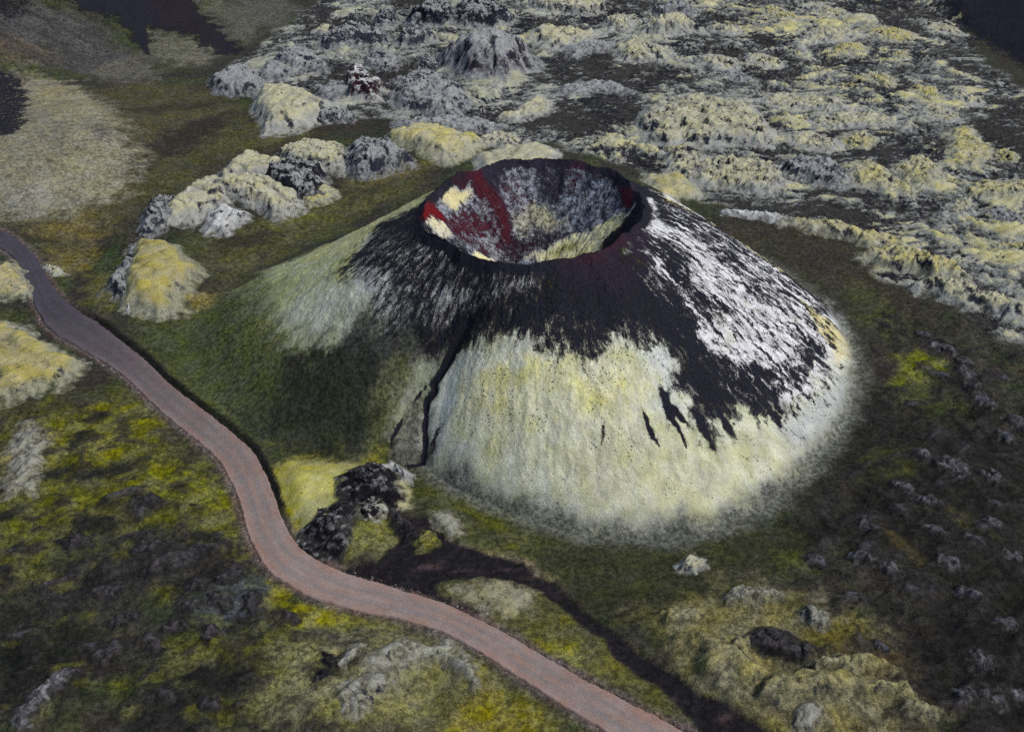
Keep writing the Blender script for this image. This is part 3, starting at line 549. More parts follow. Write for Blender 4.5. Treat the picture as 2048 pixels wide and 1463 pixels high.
def land_colours(x, y, on_cone):
    """moss/soil tint, colour of bare rock, share of bare rock, at flat arrays of plan positions"""
    n = len(x)
    w1 = (perlin(x / 5, y / 5, 90) + .55 * perlin(x / 1.7, y / 1.7, 91) + .3 * perlin(x / .7, y / .7, 95)).astype(np.float32)
    w2 = (perlin(x / 5, y / 5, 92) + .55 * perlin(x / 1.7, y / 1.7, 93) + .3 * perlin(x / .7, y / .7, 96)).astype(np.float32)
    tint = np.tile(SOIL * 1.0, (n, 1)).astype(np.float32)
    a = sst(-.35, .5, fbm(x / 20, y / 14, 3, 100)); tint = mix(tint, OLIVE * .85, a * .8 * (1 - .7 * sst(30, 70, x)))
    b = sst(.0, .6, fbm(x / 9, y / 6, 3, 105)); tint = mix(tint, DOLIVE, b * .7)
    rock = np.tile(CINDER, (n, 1)).astype(np.float32)
    bare = np.full(n, -.25, np.float32)
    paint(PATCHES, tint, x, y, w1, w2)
    hd = line_side(HL0, HL1, x, y)
    if (hd > 0).any():
        dxh, dyh = HL1[0] - HL0[0], HL1[1] - HL0[1]; lh = math.hypot(dxh, dyh)
        ah = ((x - HL0[0]) * dxh + (y - HL0[1]) * dyh) / lh
        sk_ = fbm((ah + .35 * hd) / 3.2 + .4 * w1, hd / 22, 4, 170, .6) * sst(0, 12, hd)
        tint = tint * np.clip(1 + .45 * sk_, .35, 1.8)[:, None]; tint = tint.astype(np.float32)
    # lava field: moss cushions on the high ground, soil in the lows
    lm = lava_mask(x, y); lf = lava_flat(x, y)
    rel = lava_relief(x, y) - .11 * lf + .17 * lf * fbm(x / 10 + y / 20, y / 2.6 - x / 9, 4, 113, .6)
    hi = sst(.12, .26, rel + .07 * perlin(x / 3.4, y / 2.6, 110) + .06 * perlin(x / 1.3, y / 1.1, 112))
    top = sst(.28, .44, rel + .08 * perlin(x / 6, y / 6, 111))
    lt = mix(np.tile(C(52, 50, 47), (n, 1)), C(132, 136, 131), hi)
    yel = sst(-.3, .5, fbm(x / 60, y / 60, 2, 115) + (x - 60) / 260)
    lt = mix(lt, C(178, 176, 136), top * (.4 + .3 * yel))
    lt = mix(lt, C(180, 172, 112), top * yel * .6)
    lw = sst(.15, .6, lm)
    if (hd > 0).any(): bare = np.where(bare > -.2, bare + .45 * sk_, bare + np.maximum(sk_ - .25, 0) * .9).astype(np.float32)
    tint = mix(tint, lt.astype(np.float32), lw)
    rough = sst(.05, .5, fbm(x / 30, y / 30, 2, 118))
    crack = sst(.09, .0, np.abs(perlin((x + 1.5 * w1) / 6.5, (y + 1.5 * w2) / 4.6, 116))) * sst(-.4, .3, perlin(x / 17, y / 17, 117))
    bare = np.maximum(bare, lw * (.7 * crack + .46 + .22 * rough - .5 * np.abs(rel - .22) / .2))
    # heath: dark wiry lumps, yellow moss between
    hm = HEATH(x, y); hr = heath_relief(x, y)
    dk = sst(.05, .45, hr + .12 * perlin(x / 1.6, y / 1.6, 121))
    right = sst(20, 50, x)
    hc = mix(np.tile(C(44, 41, 40), (n, 1)), C(74, 72, 80), sst(.6, 1., hr))
    tint = mix(tint, hc.astype(np.float32), (dk * hm * (.8)).astype(np.float32))
    tint = mix(tint, C(30, 31, 27), hm * sst(.15, .75, fbm(x / 10, y / 7, 4, 123)) * .9)
    tint = mix(tint, C(108, 109, 34), hm * (1 - right) * sst(.2, .7, fbm(x / 9, y / 6, 4, 127)) * (1 - dk) * .4)
    # gravel shoulders of the road and the earth bank
    d, s, q = pdist(ROAD_COARSE, x, y)
    hw = np.interp(q * 5, np.arange(NR), ROAD_W); e = d - hw + .35 * w1
    tint = mix(tint, C(98, 84, 80), (1 - sst(.3, 1.8, e)) * .8)
    bank = sst(90, 115, q * 5) * (1 - sst(200, 212, q * 5)) * (s > 0)
    tint = mix(tint, C(34, 34, 28), bank * (1 - sst(.6, 1.1, np.abs(e - .5))))  # dark line: black earth plus the bank's shadow, painted in
    td = sdist(TRACK, x + .5 * w1, y + .5 * w2)
    tr = sst(-.5, .3, td)
    tc = mix(np.tile(C(28, 25, 29), (n, 1)), C(84, 68, 66), sst(.3, .9, fbm(x / 9, y / 3.0, 3, 130)) * .5)
    tint = mix(tint, tc.astype(np.float32), tr)
    paint(ROCKS[:1], rock, x, y, w1, w2); paint(BARE[:5], bare, x, y, w1, w2)
    R_, TH_, RR_, RF_ = cone_polar(x, y)
    ci = np.nonzero(R_ < RF_ + 4)[0]
    if on_cone and len(ci):
        xa, ya, wa1, wa2 = x[ci], y[ci], w1[ci], w2[ci]
        r, th, rr, rf = R_[ci], TH_[ci], RR_[ci], RF_[ci]
        ct, cr, cb = tint[ci].copy(), rock[ci].copy(), bare[ci].copy()
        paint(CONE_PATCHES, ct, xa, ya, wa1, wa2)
        deg = np.degrees(th)
        st = fbm((th + .02 * wa1) * 30, r / 30, 3, 140)
        dome = sst(-117, -110, deg) * (1 - sst(-12, 0, deg)) * sst(24, 34, r) * (1 - sst(-3, 0, r - rf))
        ct = mix(ct, C(180, 184, 182), dome * sst(.0, .6, st) * .22)
        ct = mix(ct, C(150, 152, 104), dome * sst(.15, .7, fbm(xa / 5, ya / 5, 3, 144)) * .30)
        ft = sst(4.5, 0, rf - r + 1.0 * wa1) * sst(-125, -112, deg) * (1 - sst(25, 60, deg))   # darker grey band round the toe
        ct = mix(ct, C(92, 94, 84), ft * .75)
        paint(ROCKS[1:], cr, xa, ya, wa1, wa2)
        paint([(c, a, so * (2.4 if i == 0 else 1.6), wa, p) for i, (c, a, so, wa, p) in enumerate(BARE[5:])], cb, xa, ya, wa1, wa2)
        fl = sst(-62, -40, deg) * (1 - sst(40, 60, deg)) * sst(1, 6, r - rr)
        lf_ = sst(-180, -165, deg) * (1 - sst(-120, -105, deg)) * sst(1, 6, r - rr)
        sk = .85 * fbm((th + .035 * wa1) * 44 + .4 * wa2, r / 12 + .3 * wa2, 4, 160, .65) + .3 * fbm(xa / 2.2, ya / 2.2, 3, 164, .6)
        cb = cb + sk * np.where(r > rr, .14 + .42 * fl, 0) * sst(-.2, .15, cb) * (1 - sst(.5, 3, r - rf + 4))
        ring = np.exp(-((r - rr - .4 + .4 * wa1) / 1.0) ** 4)                # loose cinder on the rim itself
        cb = np.where(ring > .02, cb + (1.2 - cb) * ring * np.where(r < rr - .3, .0, 1), cb)
        ring2 = sst(0, 25, deg) * (1 - sst(165, 175, deg)) * np.exp(-((r - rr + .4 + .4 * wa1) / .8) ** 4)
        cb = cb + (1.15 - cb) * ring2
        gd = np.minimum(pdist(GULLY, xa, ya)[0] - .5, pdist(GULLY2, xa, ya)[0] + .1) + .4 * wa1
        cb = cb + (1.1 - cb) * (1 - sst(-.2, .5, gd))
        cw = (1 - sst(.5, 4, r - rf + 1.2 * wa1)).astype(np.float32)
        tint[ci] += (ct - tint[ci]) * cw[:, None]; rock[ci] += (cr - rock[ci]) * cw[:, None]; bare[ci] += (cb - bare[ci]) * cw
    k = 1 + .20 * fbm(x / 3.0, y / 3.0, 3, 150) + .16 * fbm(x / 11, y / 8, 2, 154) * (1 - sst(0, 6, RF_ - R_) * .8)
    k = np.maximum(k, .4)
    return (tint * k[:, None]).astype(np.float32), rock, bare.astype(np.float32)

# ------------------------------------------------------------------ materials
def terrain_material(name, bump=1.0, grain=0.30, speck=0.32, cracks=0.0, clump=1.0):
    m = bpy.data.materials.new(name); m.use_nodes = True
    nt = m.node_tree; N = nt.nodes; L = nt.links; bs = N['Principled BSDF']
    bs.inputs['Roughness'].default_value = .95
    bs.inputs['Specular IOR Level'].default_value = .12
    def attr(n):
        a = N.new('ShaderNodeAttribute'); a.attribute_name = n; return a
    def noise(vec, sc, det=3, rough=.55):
        n = N.new('ShaderNodeTexNoise'); n.inputs['Scale'].default_value = sc; n.inputs['Detail'].default_value = det; n.inputs['Roughness'].default_value = rough
        L.new(vec, n.inputs['Vector']); return n.outputs['Fac']
    def math_(op, a, b=None, c=None):
        n = N.new('ShaderNodeMath'); n.operation = op
        for i, v in enumerate((a, b, c)):
            if v is None: continue
            if isinstance(v, (int, float)): n.inputs[i].default_value = v
            else: L.new(v, n.inputs[i])
        return n.outputs[0]
    def ramp(v, a, b, x=0., y=1.):
        n = N.new('ShaderNodeMapRange'); n.interpolation_type = 'SMOOTHSTEP'
        n.inputs[1].default_value = a; n.inputs[2].default_value = b; n.inputs[3].default_value = x; n.inputs[4].default_value = y
        L.new(v, n.inputs[0]); return n.outputs[0]
    pos = N.new('ShaderNodeNewGeometry').outputs['Position']
    flow = attr('flow').outputs['Vector']
    n1 = noise(pos, 2.4, 6, .72); n2 = noise(pos, .55, 4, .6); n3 = noise(flow, .9, 6, .66); n4 = noise(pos, 5.5, 4, .75); n5 = noise(pos, 11.0, 2, .6)
    # share of bare rock, broken up by streaks along the fall line
    e = math_('ADD', attr('bare').outputs['Fac'], math_('MULTIPLY', math_('SUBTRACT', n3, .5), 1.8))
    e = math_('ADD', e, math_('MULTIPLY', math_('SUBTRACT', n4, .5), 2.0))
    f = ramp(e, .40, .62)
    # cushion grain
    g = math_('ADD', math_('MULTIPLY', math_('SUBTRACT', n1, .5), grain * 6.5), math_('MULTIPLY', math_('SUBTRACT', n2, .5), grain * 3))
    g = math_('ADD', math_('MULTIPLY', math_('SUBTRACT', n4, .5), grain * 7), g)
    g = math_('ADD', math_('MULTIPLY', math_('SUBTRACT', n5, .5), grain * 5), g)
    sep = N.new('ShaderNodeSeparateColor'); L.new(attr('tint').outputs['Color'], sep.inputs[0])
    heathy = ramp(sep.outputs['Green'], .10, .22, 1.0, 0.0)
    g = math_('MULTIPLY', g, math_('ADD', .42, math_('MULTIPLY', heathy, .55)))
    val = math_('MAXIMUM', math_('ADD', g, 1.0), .2)
    tuft = ramp(n4, .60, .68)
    val = math_('MULTIPLY', val, math_('SUBTRACT', 1.0, math_('MULTIPLY', tuft, speck)))
    def scale(col, v):
        n = N.new('ShaderNodeVectorMath'); n.operation = 'SCALE'; L.new(col, n.inputs[0]); L.new(v, n.inputs['Scale']); return n.outputs[0]
    cl = ramp(noise(pos, 1.05, 6, .72), .40, .60, -.50 * clump, .28 * clump)
    val = math_('MULTIPLY', val, math_('ADD', 1.0, math_('MULTIPLY', cl, heathy)))
    moss = scale(attr('tint').outputs['Color'], val)
    hs = N.new('ShaderNodeHueSaturation'); L.new(moss, hs.inputs['Color'])
    L.new(ramp(noise(pos, .21, 3), .3, .7, .72, 1.18), hs.inputs['Saturation'])
    rockc = scale(attr('rock').outputs['Color'], ramp(n1, .3, .75, .55, 1.9))
    mx = N.new('ShaderNodeMix'); mx.data_type = 'RGBA'
    L.new(f, mx.inputs['Factor']); L.new(hs.outputs['Color'], mx.inputs['A']); L.new(rockc, mx.inputs['B'])
    L.new(mx.outputs['Result'], bs.inputs['Base Color'])
    h = math_('ADD', math_('MULTIPLY', n1, .30), math_('MULTIPLY', n2, .5))
    h = math_('ADD', h, math_('MULTIPLY', f, -.32))
    if cracks:
        vo = N.new('ShaderNodeTexVoronoi'); vo.feature = 'DISTANCE_TO_EDGE'; vo.inputs['Scale'].default_value = .9
        wv = N.new('ShaderNodeVectorMath'); wv.operation = 'ADD'; L.new(pos, wv.inputs[0])
        nc = N.new('ShaderNodeTexNoise'); nc.inputs['Scale'].default_value = 1.1; L.new(pos, nc.inputs['Vector']); L.new(nc.outputs['Color'], wv.inputs[1])
        L.new(wv.outputs[0], vo.inputs['Vector'])
        h = math_('ADD', h, math_('MULTIPLY', math_('MULTIPLY', ramp(vo.outputs['Distance'], 0, .10), f), cracks))
    bp = N.new('ShaderNodeBump'); bp.inputs['Strength'].default_value = .8 * bump; bp.inputs['Distance'].default_value = 1.0
    L.new(h, bp.inputs['Height']); L.new(bp.outputs['Normal'], bs.inputs['Normal'])
    return m

MAT = terrain_material('mossy_land')
MAT_ROCK = terrain_material('mossy_lava_rock', 1.25, .28, .45, .35)
MAT_ROAD = terrain_material('gravel_road', .4, .13, .10, 0, 0)

# ------------------------------------------------------------------ mesh helpers
COL = scene.collection
def make_mesh(name, verts, quads, attrs, mat, normals=None):
    me = bpy.data.meshes.new(name)
    nv, nq = len(verts), len(quads)
    me.vertices.add(nv); me.vertices.foreach_set('co', np.ascontiguousarray(verts, np.float32).ravel())
    me.loops.add(nq * 4); me.loops.foreach_set('vertex_index', np.ascontiguousarray(quads, np.int32).ravel())
    me.polygons.add(nq)
    me.polygons.foreach_set('loop_start', np.arange(0, nq * 4, 4, dtype=np.int32))
    me.polygons.foreach_set('loop_total', np.full(nq, 4, np.int32))
    me.polygons.foreach_set('use_smooth', np.ones(nq, bool))
    me.update(calc_edges=True)
    for k, v in attrs.items():
        if k in ('tint', 'rock'):
            a = me.attributes.new(k, 'FLOAT_COLOR', 'POINT')
            a.data.foreach_set('color', np.concatenate([np.clip(v, 0.002, 1), np.ones((nv, 1))], 1).astype(np.float32).ravel())
        elif k == 'flow':
            a = me.attributes.new(k, 'FLOAT_VECTOR', 'POINT'); a.data.foreach_set('vector', v.astype(np.float32).ravel())
        else:
            a = me.attributes.new(k, 'FLOAT', 'POINT'); a.data.foreach_set('value', v.astype(np.float32))
    if normals is not None: me.normals_split_custom_set_from_vertices(normals.astype(np.float32))
    me.materials.append(mat)
    return me

def add_obj(name, me, parent=None, **props):
    o = bpy.data.objects.new(name, me); COL.objects.link(o)
    if parent is not None: o.parent = parent
    for k, v in props.items(): o[k] = v
    return o

def subset(verts, quads, keep, attrs, normals):
    q = quads[keep]
    u, inv = np.unique(q.ravel(), return_inverse=True)
    return verts[u], inv.reshape(-1, 4).astype(np.int32), {k: v[u] for k, v in attrs.items()}, None if normals is None else normals[u]

def grid_quads(ny, nx, wrap=False):
    i = np.arange(ny * nx, dtype=np.int32).reshape(ny, nx)
    if wrap:
        j = np.roll(i, -1, 1)
        return np.stack([i[:-1], i[1:], j[1:], j[:-1]], -1).reshape(-1, 4)
    return np.stack([i[:-1, :-1], i[:-1, 1:], i[1:, 1:], i[1:, :-1]], -1).reshape(-1, 4)

def grid_normals(P, wrap=False):
    if wrap:
        e = np.concatenate([P[:, -1:], P, P[:, :1]], 1); du = np.gradient(e, axis=1)[:, 1:-1]
    else: du = np.gradient(P, axis=1)
    dv = np.gradient(P, axis=0)
    n = np.cross(du, dv); n /= np.linalg.norm(n, axis=-1, keepdims=True) + 1e-12
    n = np.where(n[..., 2:3] < 0, -n, n)
    return n.reshape(-1, 3)

# ------------------------------------------------------------------ ground sheet
def spaced(a, b, fn):
    r = [a]
    while r[-1] < b: r.append(r[-1] + fn(r[-1]))
    return r
hx = spaced(0, 2600, lambda v: .5 if v < 85 else (.5 + (v - 85) * .0035 if v < 260 else 1.1 + (v - 260) * .22))
xs = np.array([-v for v in hx[:0:-1]] + hx)
ys = np.array([-v for v in spaced(-92, 1500, lambda v: 1.0 + (v + 92) * .3)[:0:-1]] + spaced(92, 4000, lambda v: .48 if v < 300 else (.48 + (v - 300) * .0035 if v < 560 else 1.4 + (v - 560) * .2)))
GX, GY = np.meshgrid(xs, ys)
gx, gy = GX.ravel(), GY.ravel()
gz = ground_z(gx, gy)
P = np.stack([gx, gy, gz], 1)
NRM = grid_normals(P.reshape(len(ys), len(xs), 3))
tint, rock, bare = land_colours(gx, gy, True)
A = {'tint': tint, 'rock': rock, 'bare': bare, 'flow': np.stack([gx, gy * .6, gz], 1)}
Q = grid_quads(len(ys), len(xs))
cxq, cyq = gx[Q].mean(1), gy[Q].mean(1)
r, th, rr, rf = cone_polar(cxq, cyq)
keep = (r - rf) > -9
lq = lava_mask(cxq, cyq) > .4
hq = line_side(HL0, HL1, cxq, cyq) > 6
hq2 = line_side(HR0, HR1, cxq, cyq) > 3
tq = sdist(TRACK, cxq, cyq) > -.1
mq = (sdist(MOUND, cxq, cyq) > 0) & ~hq & ~tq
keep0 = keep; keep = keep & ~tq & ~mq
for nm, k, lab in (('ground', keep & ~lq & ~hq & ~hq2, 'dark olive heath and moss plain around the cone'),
                   ('lava_field', keep & lq & ~hq & ~hq2, 'lumpy pale moss covered lava field behind the cone'),
                   ('far_hillside', keep & hq & ~hq2, 'streaked mossy hillside at top left'),
                   ('dark_hillside', keep & hq2, 'black hillside at top right corner'),
                   ('side_track', keep0 & tq, 'black cinder track branching off the gravel road below the cone'),
                   ('pale_hill', keep0 & mq, 'broad pale mossy hill at the left edge')):
    v, q, at_, nn = subset(P, Q, k, A, NRM)
    add_obj(nm, make_mesh(nm, v, q, at_, MAT, nn), kind='structure', label=lab)

# ------------------------------------------------------------------ the cone
def sink_into_gully(x, y, z):
    d1 = pdist(GULLY, x, y)[0]; d2 = pdist(GULLY2, x, y)[0]
    return z - 1.0 * np.exp(-(d1 / .8) ** 2) - .35 * np.exp(-(d2 / .5) ** 2) - 1.3 * np.exp(-(d1 / 5) ** 2)

def cone_surface(x, y):
    r, thr, rrf, rff = cone_polar(x, y)
    z = cone_z(x, y)
    out = r > rrf + 1e-4
    fade = sst(0, 9, rff - r)
    # rills down the fall line, cushions, rubble round the crater
    rill = fbm((thr + .03 * perlin(x / 9, y / 9, 201)) * 16, r / 22, 3, 200)
    z = z + np.where(out, fade * (.20 * rill * sst(0, 25, r - rrf) + .28 * perlin(x / 6, y / 6, 203)), 0)
    z = z + (.15 * perlin(x / 1.3, y / 1.3, 204) + .09 * perlin(x / .6, y / .6, 205)) * fade
    z = z + np.where(out, 0, sst(.0, 2.0, rrf - r) * (.55 * fbm(thr * 7, r / 9, 3, 207) + 1.5 * billow(x / 3.2, y / 3.2, 4, 209, .6) - .35))
    z = z + (.5 * perlin(thr * 4.2, 0 * r + 3, 212) + .18 * perlin(thr * 9, 0 * r + 5, 213) * sst(-.2, .5, perlin(thr * 3, 0 * r + 8, 215))) * np.exp(-((r - rrf) / 5) ** 2)
    rock_apron = np.exp(-((r - rrf - 7) / 6) ** 2) * sst(-175, -160, np.degrees(thr)) * (1 - sst(-95, -70, np.degrees(thr)))
    z = z + rock_apron * (1.3 * billow(x / 2.2, y / 2.2, 4, 214) - .3)
    z = sink_into_gully(x, y, z)
    i = np.nonzero(rff - r < 14)[0]                        # meets the plain without a lip
    if len(i):
        g = ground_z(x[i], y[i]) + 3.0 * sst(-1, -7, (r - rff)[i])
        z[i] = z[i] + g * (1 - sst(0, 14, (rff - r)[i]))
    return z

def build_cone():
    nth = 1500
    th = np.linspace(-math.pi, math.pi, nth, endpoint=False)
    _, _, rr, rf = cone_polar(AX + np.cos(th), AY + np.sin(th))
    q_in = np.linspace(0.01, 1, 130)[:, None] * rr
    t = np.linspace(0, 1, 330)[1:, None]
    q_out = rr + (rf + 2.5 - rr) * t
    R = np.concatenate([q_in, q_out])
    TH = np.broadcast_to(th, R.shape)
    x = (AX + R * np.cos(TH)).ravel(); y = (AY + R * np.sin(TH)).ravel()
    r = R.ravel(); rrf = np.broadcast_to(rr, R.shape).ravel(); rff = np.broadcast_to(rf, R.shape).ravel()
    out = r > rrf + 1e-4
    thr = TH.ravel()
    z = cone_surface(x, y)
    P = np.stack([x, y, z], 1)
    tint, rock, bare = land_colours(x, y, True)
    lon = np.abs(thr)                                       # fold so that the noise meets behind the cone
    A = {'tint': tint, 'rock': rock, 'bare': bare, 'flow': np.stack([thr * 40 + .5 * perlin(x / 4, y / 4, 216), r * .42 + .3 * perlin(x / 4, y / 4, 217), np.where(out, 0, 40)], 1)}
    inner = ~out
    A['flow'][inner] = np.stack([x[inner] * .9, y[inner] * .9, z[inner] * .9], 1)
    NRM = grid_normals(P.reshape(R.shape + (3,)), True)
    Q = grid_quads(R.shape[0], nth, True)
    rq = (r - rrf)[Q].mean(1); xq = x[Q].mean(1); yq = y[Q].mean(1)
    gd = np.minimum(pdist(GULLY, xq, yq)[0] - .9, pdist(GULLY2, xq, yq)[0] - .4)
    g = (gd < 0) & (rq > 2)
    root = add_obj('crater_cone', None, label='large volcanic cone with open red-walled crater, black cinder cap and pale moss skirt', category='volcanic cone')
    root.location = (AX, AY, 0)
    for nm, k, lab in (('outer_slope', (rq > 2.2) & ~g, None), ('crater_rim', (rq <= 2.2) & (rq > -1.0), 'smooth black cinder rim'),
                       ('crater_bowl', rq <= -1.0, 'red, white and slate walls inside the crater'), ('gully', g, 'narrow black erosion gully')):
        v, q, at_, nn = subset(P, Q, k, A, NRM)
        v = v - np.array([AX, AY, 0], np.float32)
        o = add_obj(nm, make_mesh(nm, v, q, at_, MAT, nn), root)
        if lab: o['label'] = lab
build_cone()

# ------------------------------------------------------------------ the gravel road
def build_road():
    m = 41
    u = np.linspace(-1, 1, m)
    n = NR * 3
    t = np.linspace(0, NR - 1, n)
    c = np.stack([np.interp(t, np.arange(NR), ROAD_C[:, j]) for j in (0, 1)], 1)
    nr = np.stack([np.interp(t, np.arange(NR), _nrm[:, j]) for j in (0, 1)], 1)
    w = np.interp(t, np.arange(NR), ROAD_W)[:, None]
    jit = 1 + .07 * perlin(t[:, None] / 6, u[None] * 0 + 3 * np.sign(u)[None], 300) + .05 * perlin(t[:, None] / 1.2, u[None] * 0 + 3 * np.sign(u)[None], 302)
    off = u[None] * w * jit
    x = c[:, :1] + nr[:, :1] * off; y = c[:, 1:] + nr[:, 1:] * off
    wob = .07 * perlin(t / 14, 0 * t + 4, 310) + .03 * perlin(t / 4, 0 * t + 7, 311)
    ww = 1 + .5 * perlin(t / 8, 0 * t + 1, 312)
    tracks = sum((k_ * ww)[:, None] * np.exp(-((u[None] + wob[:, None] - a) / w_) ** 2) if a < 0 else k_ * np.exp(-((u[None] + wob[:, None] * .6 - a) / w_) ** 2) for a, k_, w_ in ((-.36, 1.0, .15), (.30, .9, .16)))
    z = hill_z(x, y) + .10 - .05 * tracks + .08 * (1 - u[None] ** 2) - .35 * sst(.93, 1.0, np.abs(u))[None] + .02 * perlin(x / 1.2, y / 1.2, 301)
    z = z + .12 * np.exp(-((np.abs(u) - .88) / .06) ** 2)[None]
    P = np.stack([x, y, z], -1)
    f = sst(85, 225, t)[:, None, None]
    base = C(64, 61, 70) * (1 - f) + C(136, 117, 108) * f
    k = 1 + .06 * fbm(x / 1.6, y / 1.6, 3, 305) + .10 * fbm(x / 9, y / 9, 2, 308) + .07 * fbm(t[:, None] / 9, u[None] * 6, 2, 306) - (.10 + .16 * sst(-.5, .6, perlin(t / 9, 0 * t + 2, 309)))[:, None] * tracks + .12 * np.exp(-((np.abs(u) - .86) / .1) ** 2)[None]
    red = np.exp(-((np.abs(u) - .82) / .16) ** 2)[None, :, None] * f
    col = base * k[..., None]
    col = col * (1 - red * .5) + C(136, 112, 103) * red * .5
    gy_ = np.clip(tracks, 0, 1)[..., None] * .45
    col = col * (1 - gy_) + (base.mean(-1, keepdims=True) * np.array([1.02, 1.0, 1.02]) * 1.0) * gy_
    nv = x.size
    A = {'tint': col.reshape(-1, 3), 'rock': np.tile(C(60, 54, 54), (nv, 1)), 'bare': np.full(nv, -1.0), 'flow': P.reshape(-1, 3).copy()}
    Q = grid_quads(n, m)
    P3 = P.reshape(-1, 3)
    me = make_mesh('gravel_road', P3, Q[:, ::-1], A, MAT_ROAD, grid_normals(P))
    add_obj('gravel_road', me, kind='structure', label='winding reddish grey gravel road below the cone')
build_road()

# ------------------------------------------------------------------ lava outcrops, crags and hummocks: each a thing of its own
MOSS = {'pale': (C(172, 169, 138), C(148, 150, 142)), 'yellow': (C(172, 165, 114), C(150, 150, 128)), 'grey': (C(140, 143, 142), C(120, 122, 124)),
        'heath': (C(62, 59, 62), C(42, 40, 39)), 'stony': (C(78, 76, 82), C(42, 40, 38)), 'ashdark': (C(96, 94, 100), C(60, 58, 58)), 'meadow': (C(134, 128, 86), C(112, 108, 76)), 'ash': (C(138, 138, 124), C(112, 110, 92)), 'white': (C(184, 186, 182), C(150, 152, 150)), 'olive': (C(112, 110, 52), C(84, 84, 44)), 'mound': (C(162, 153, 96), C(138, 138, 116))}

def ellipse(cx, cy, rx, ry, tilt=.25, n=12):
    return [(cx + rx * math.cos(a) - tilt * ry * math.sin(a) * 0 + 0, cy + ry * math.sin(a) + tilt * rx * math.cos(a)) for a in np.linspace(0, 2 * math.pi, n, endpoint=False)]

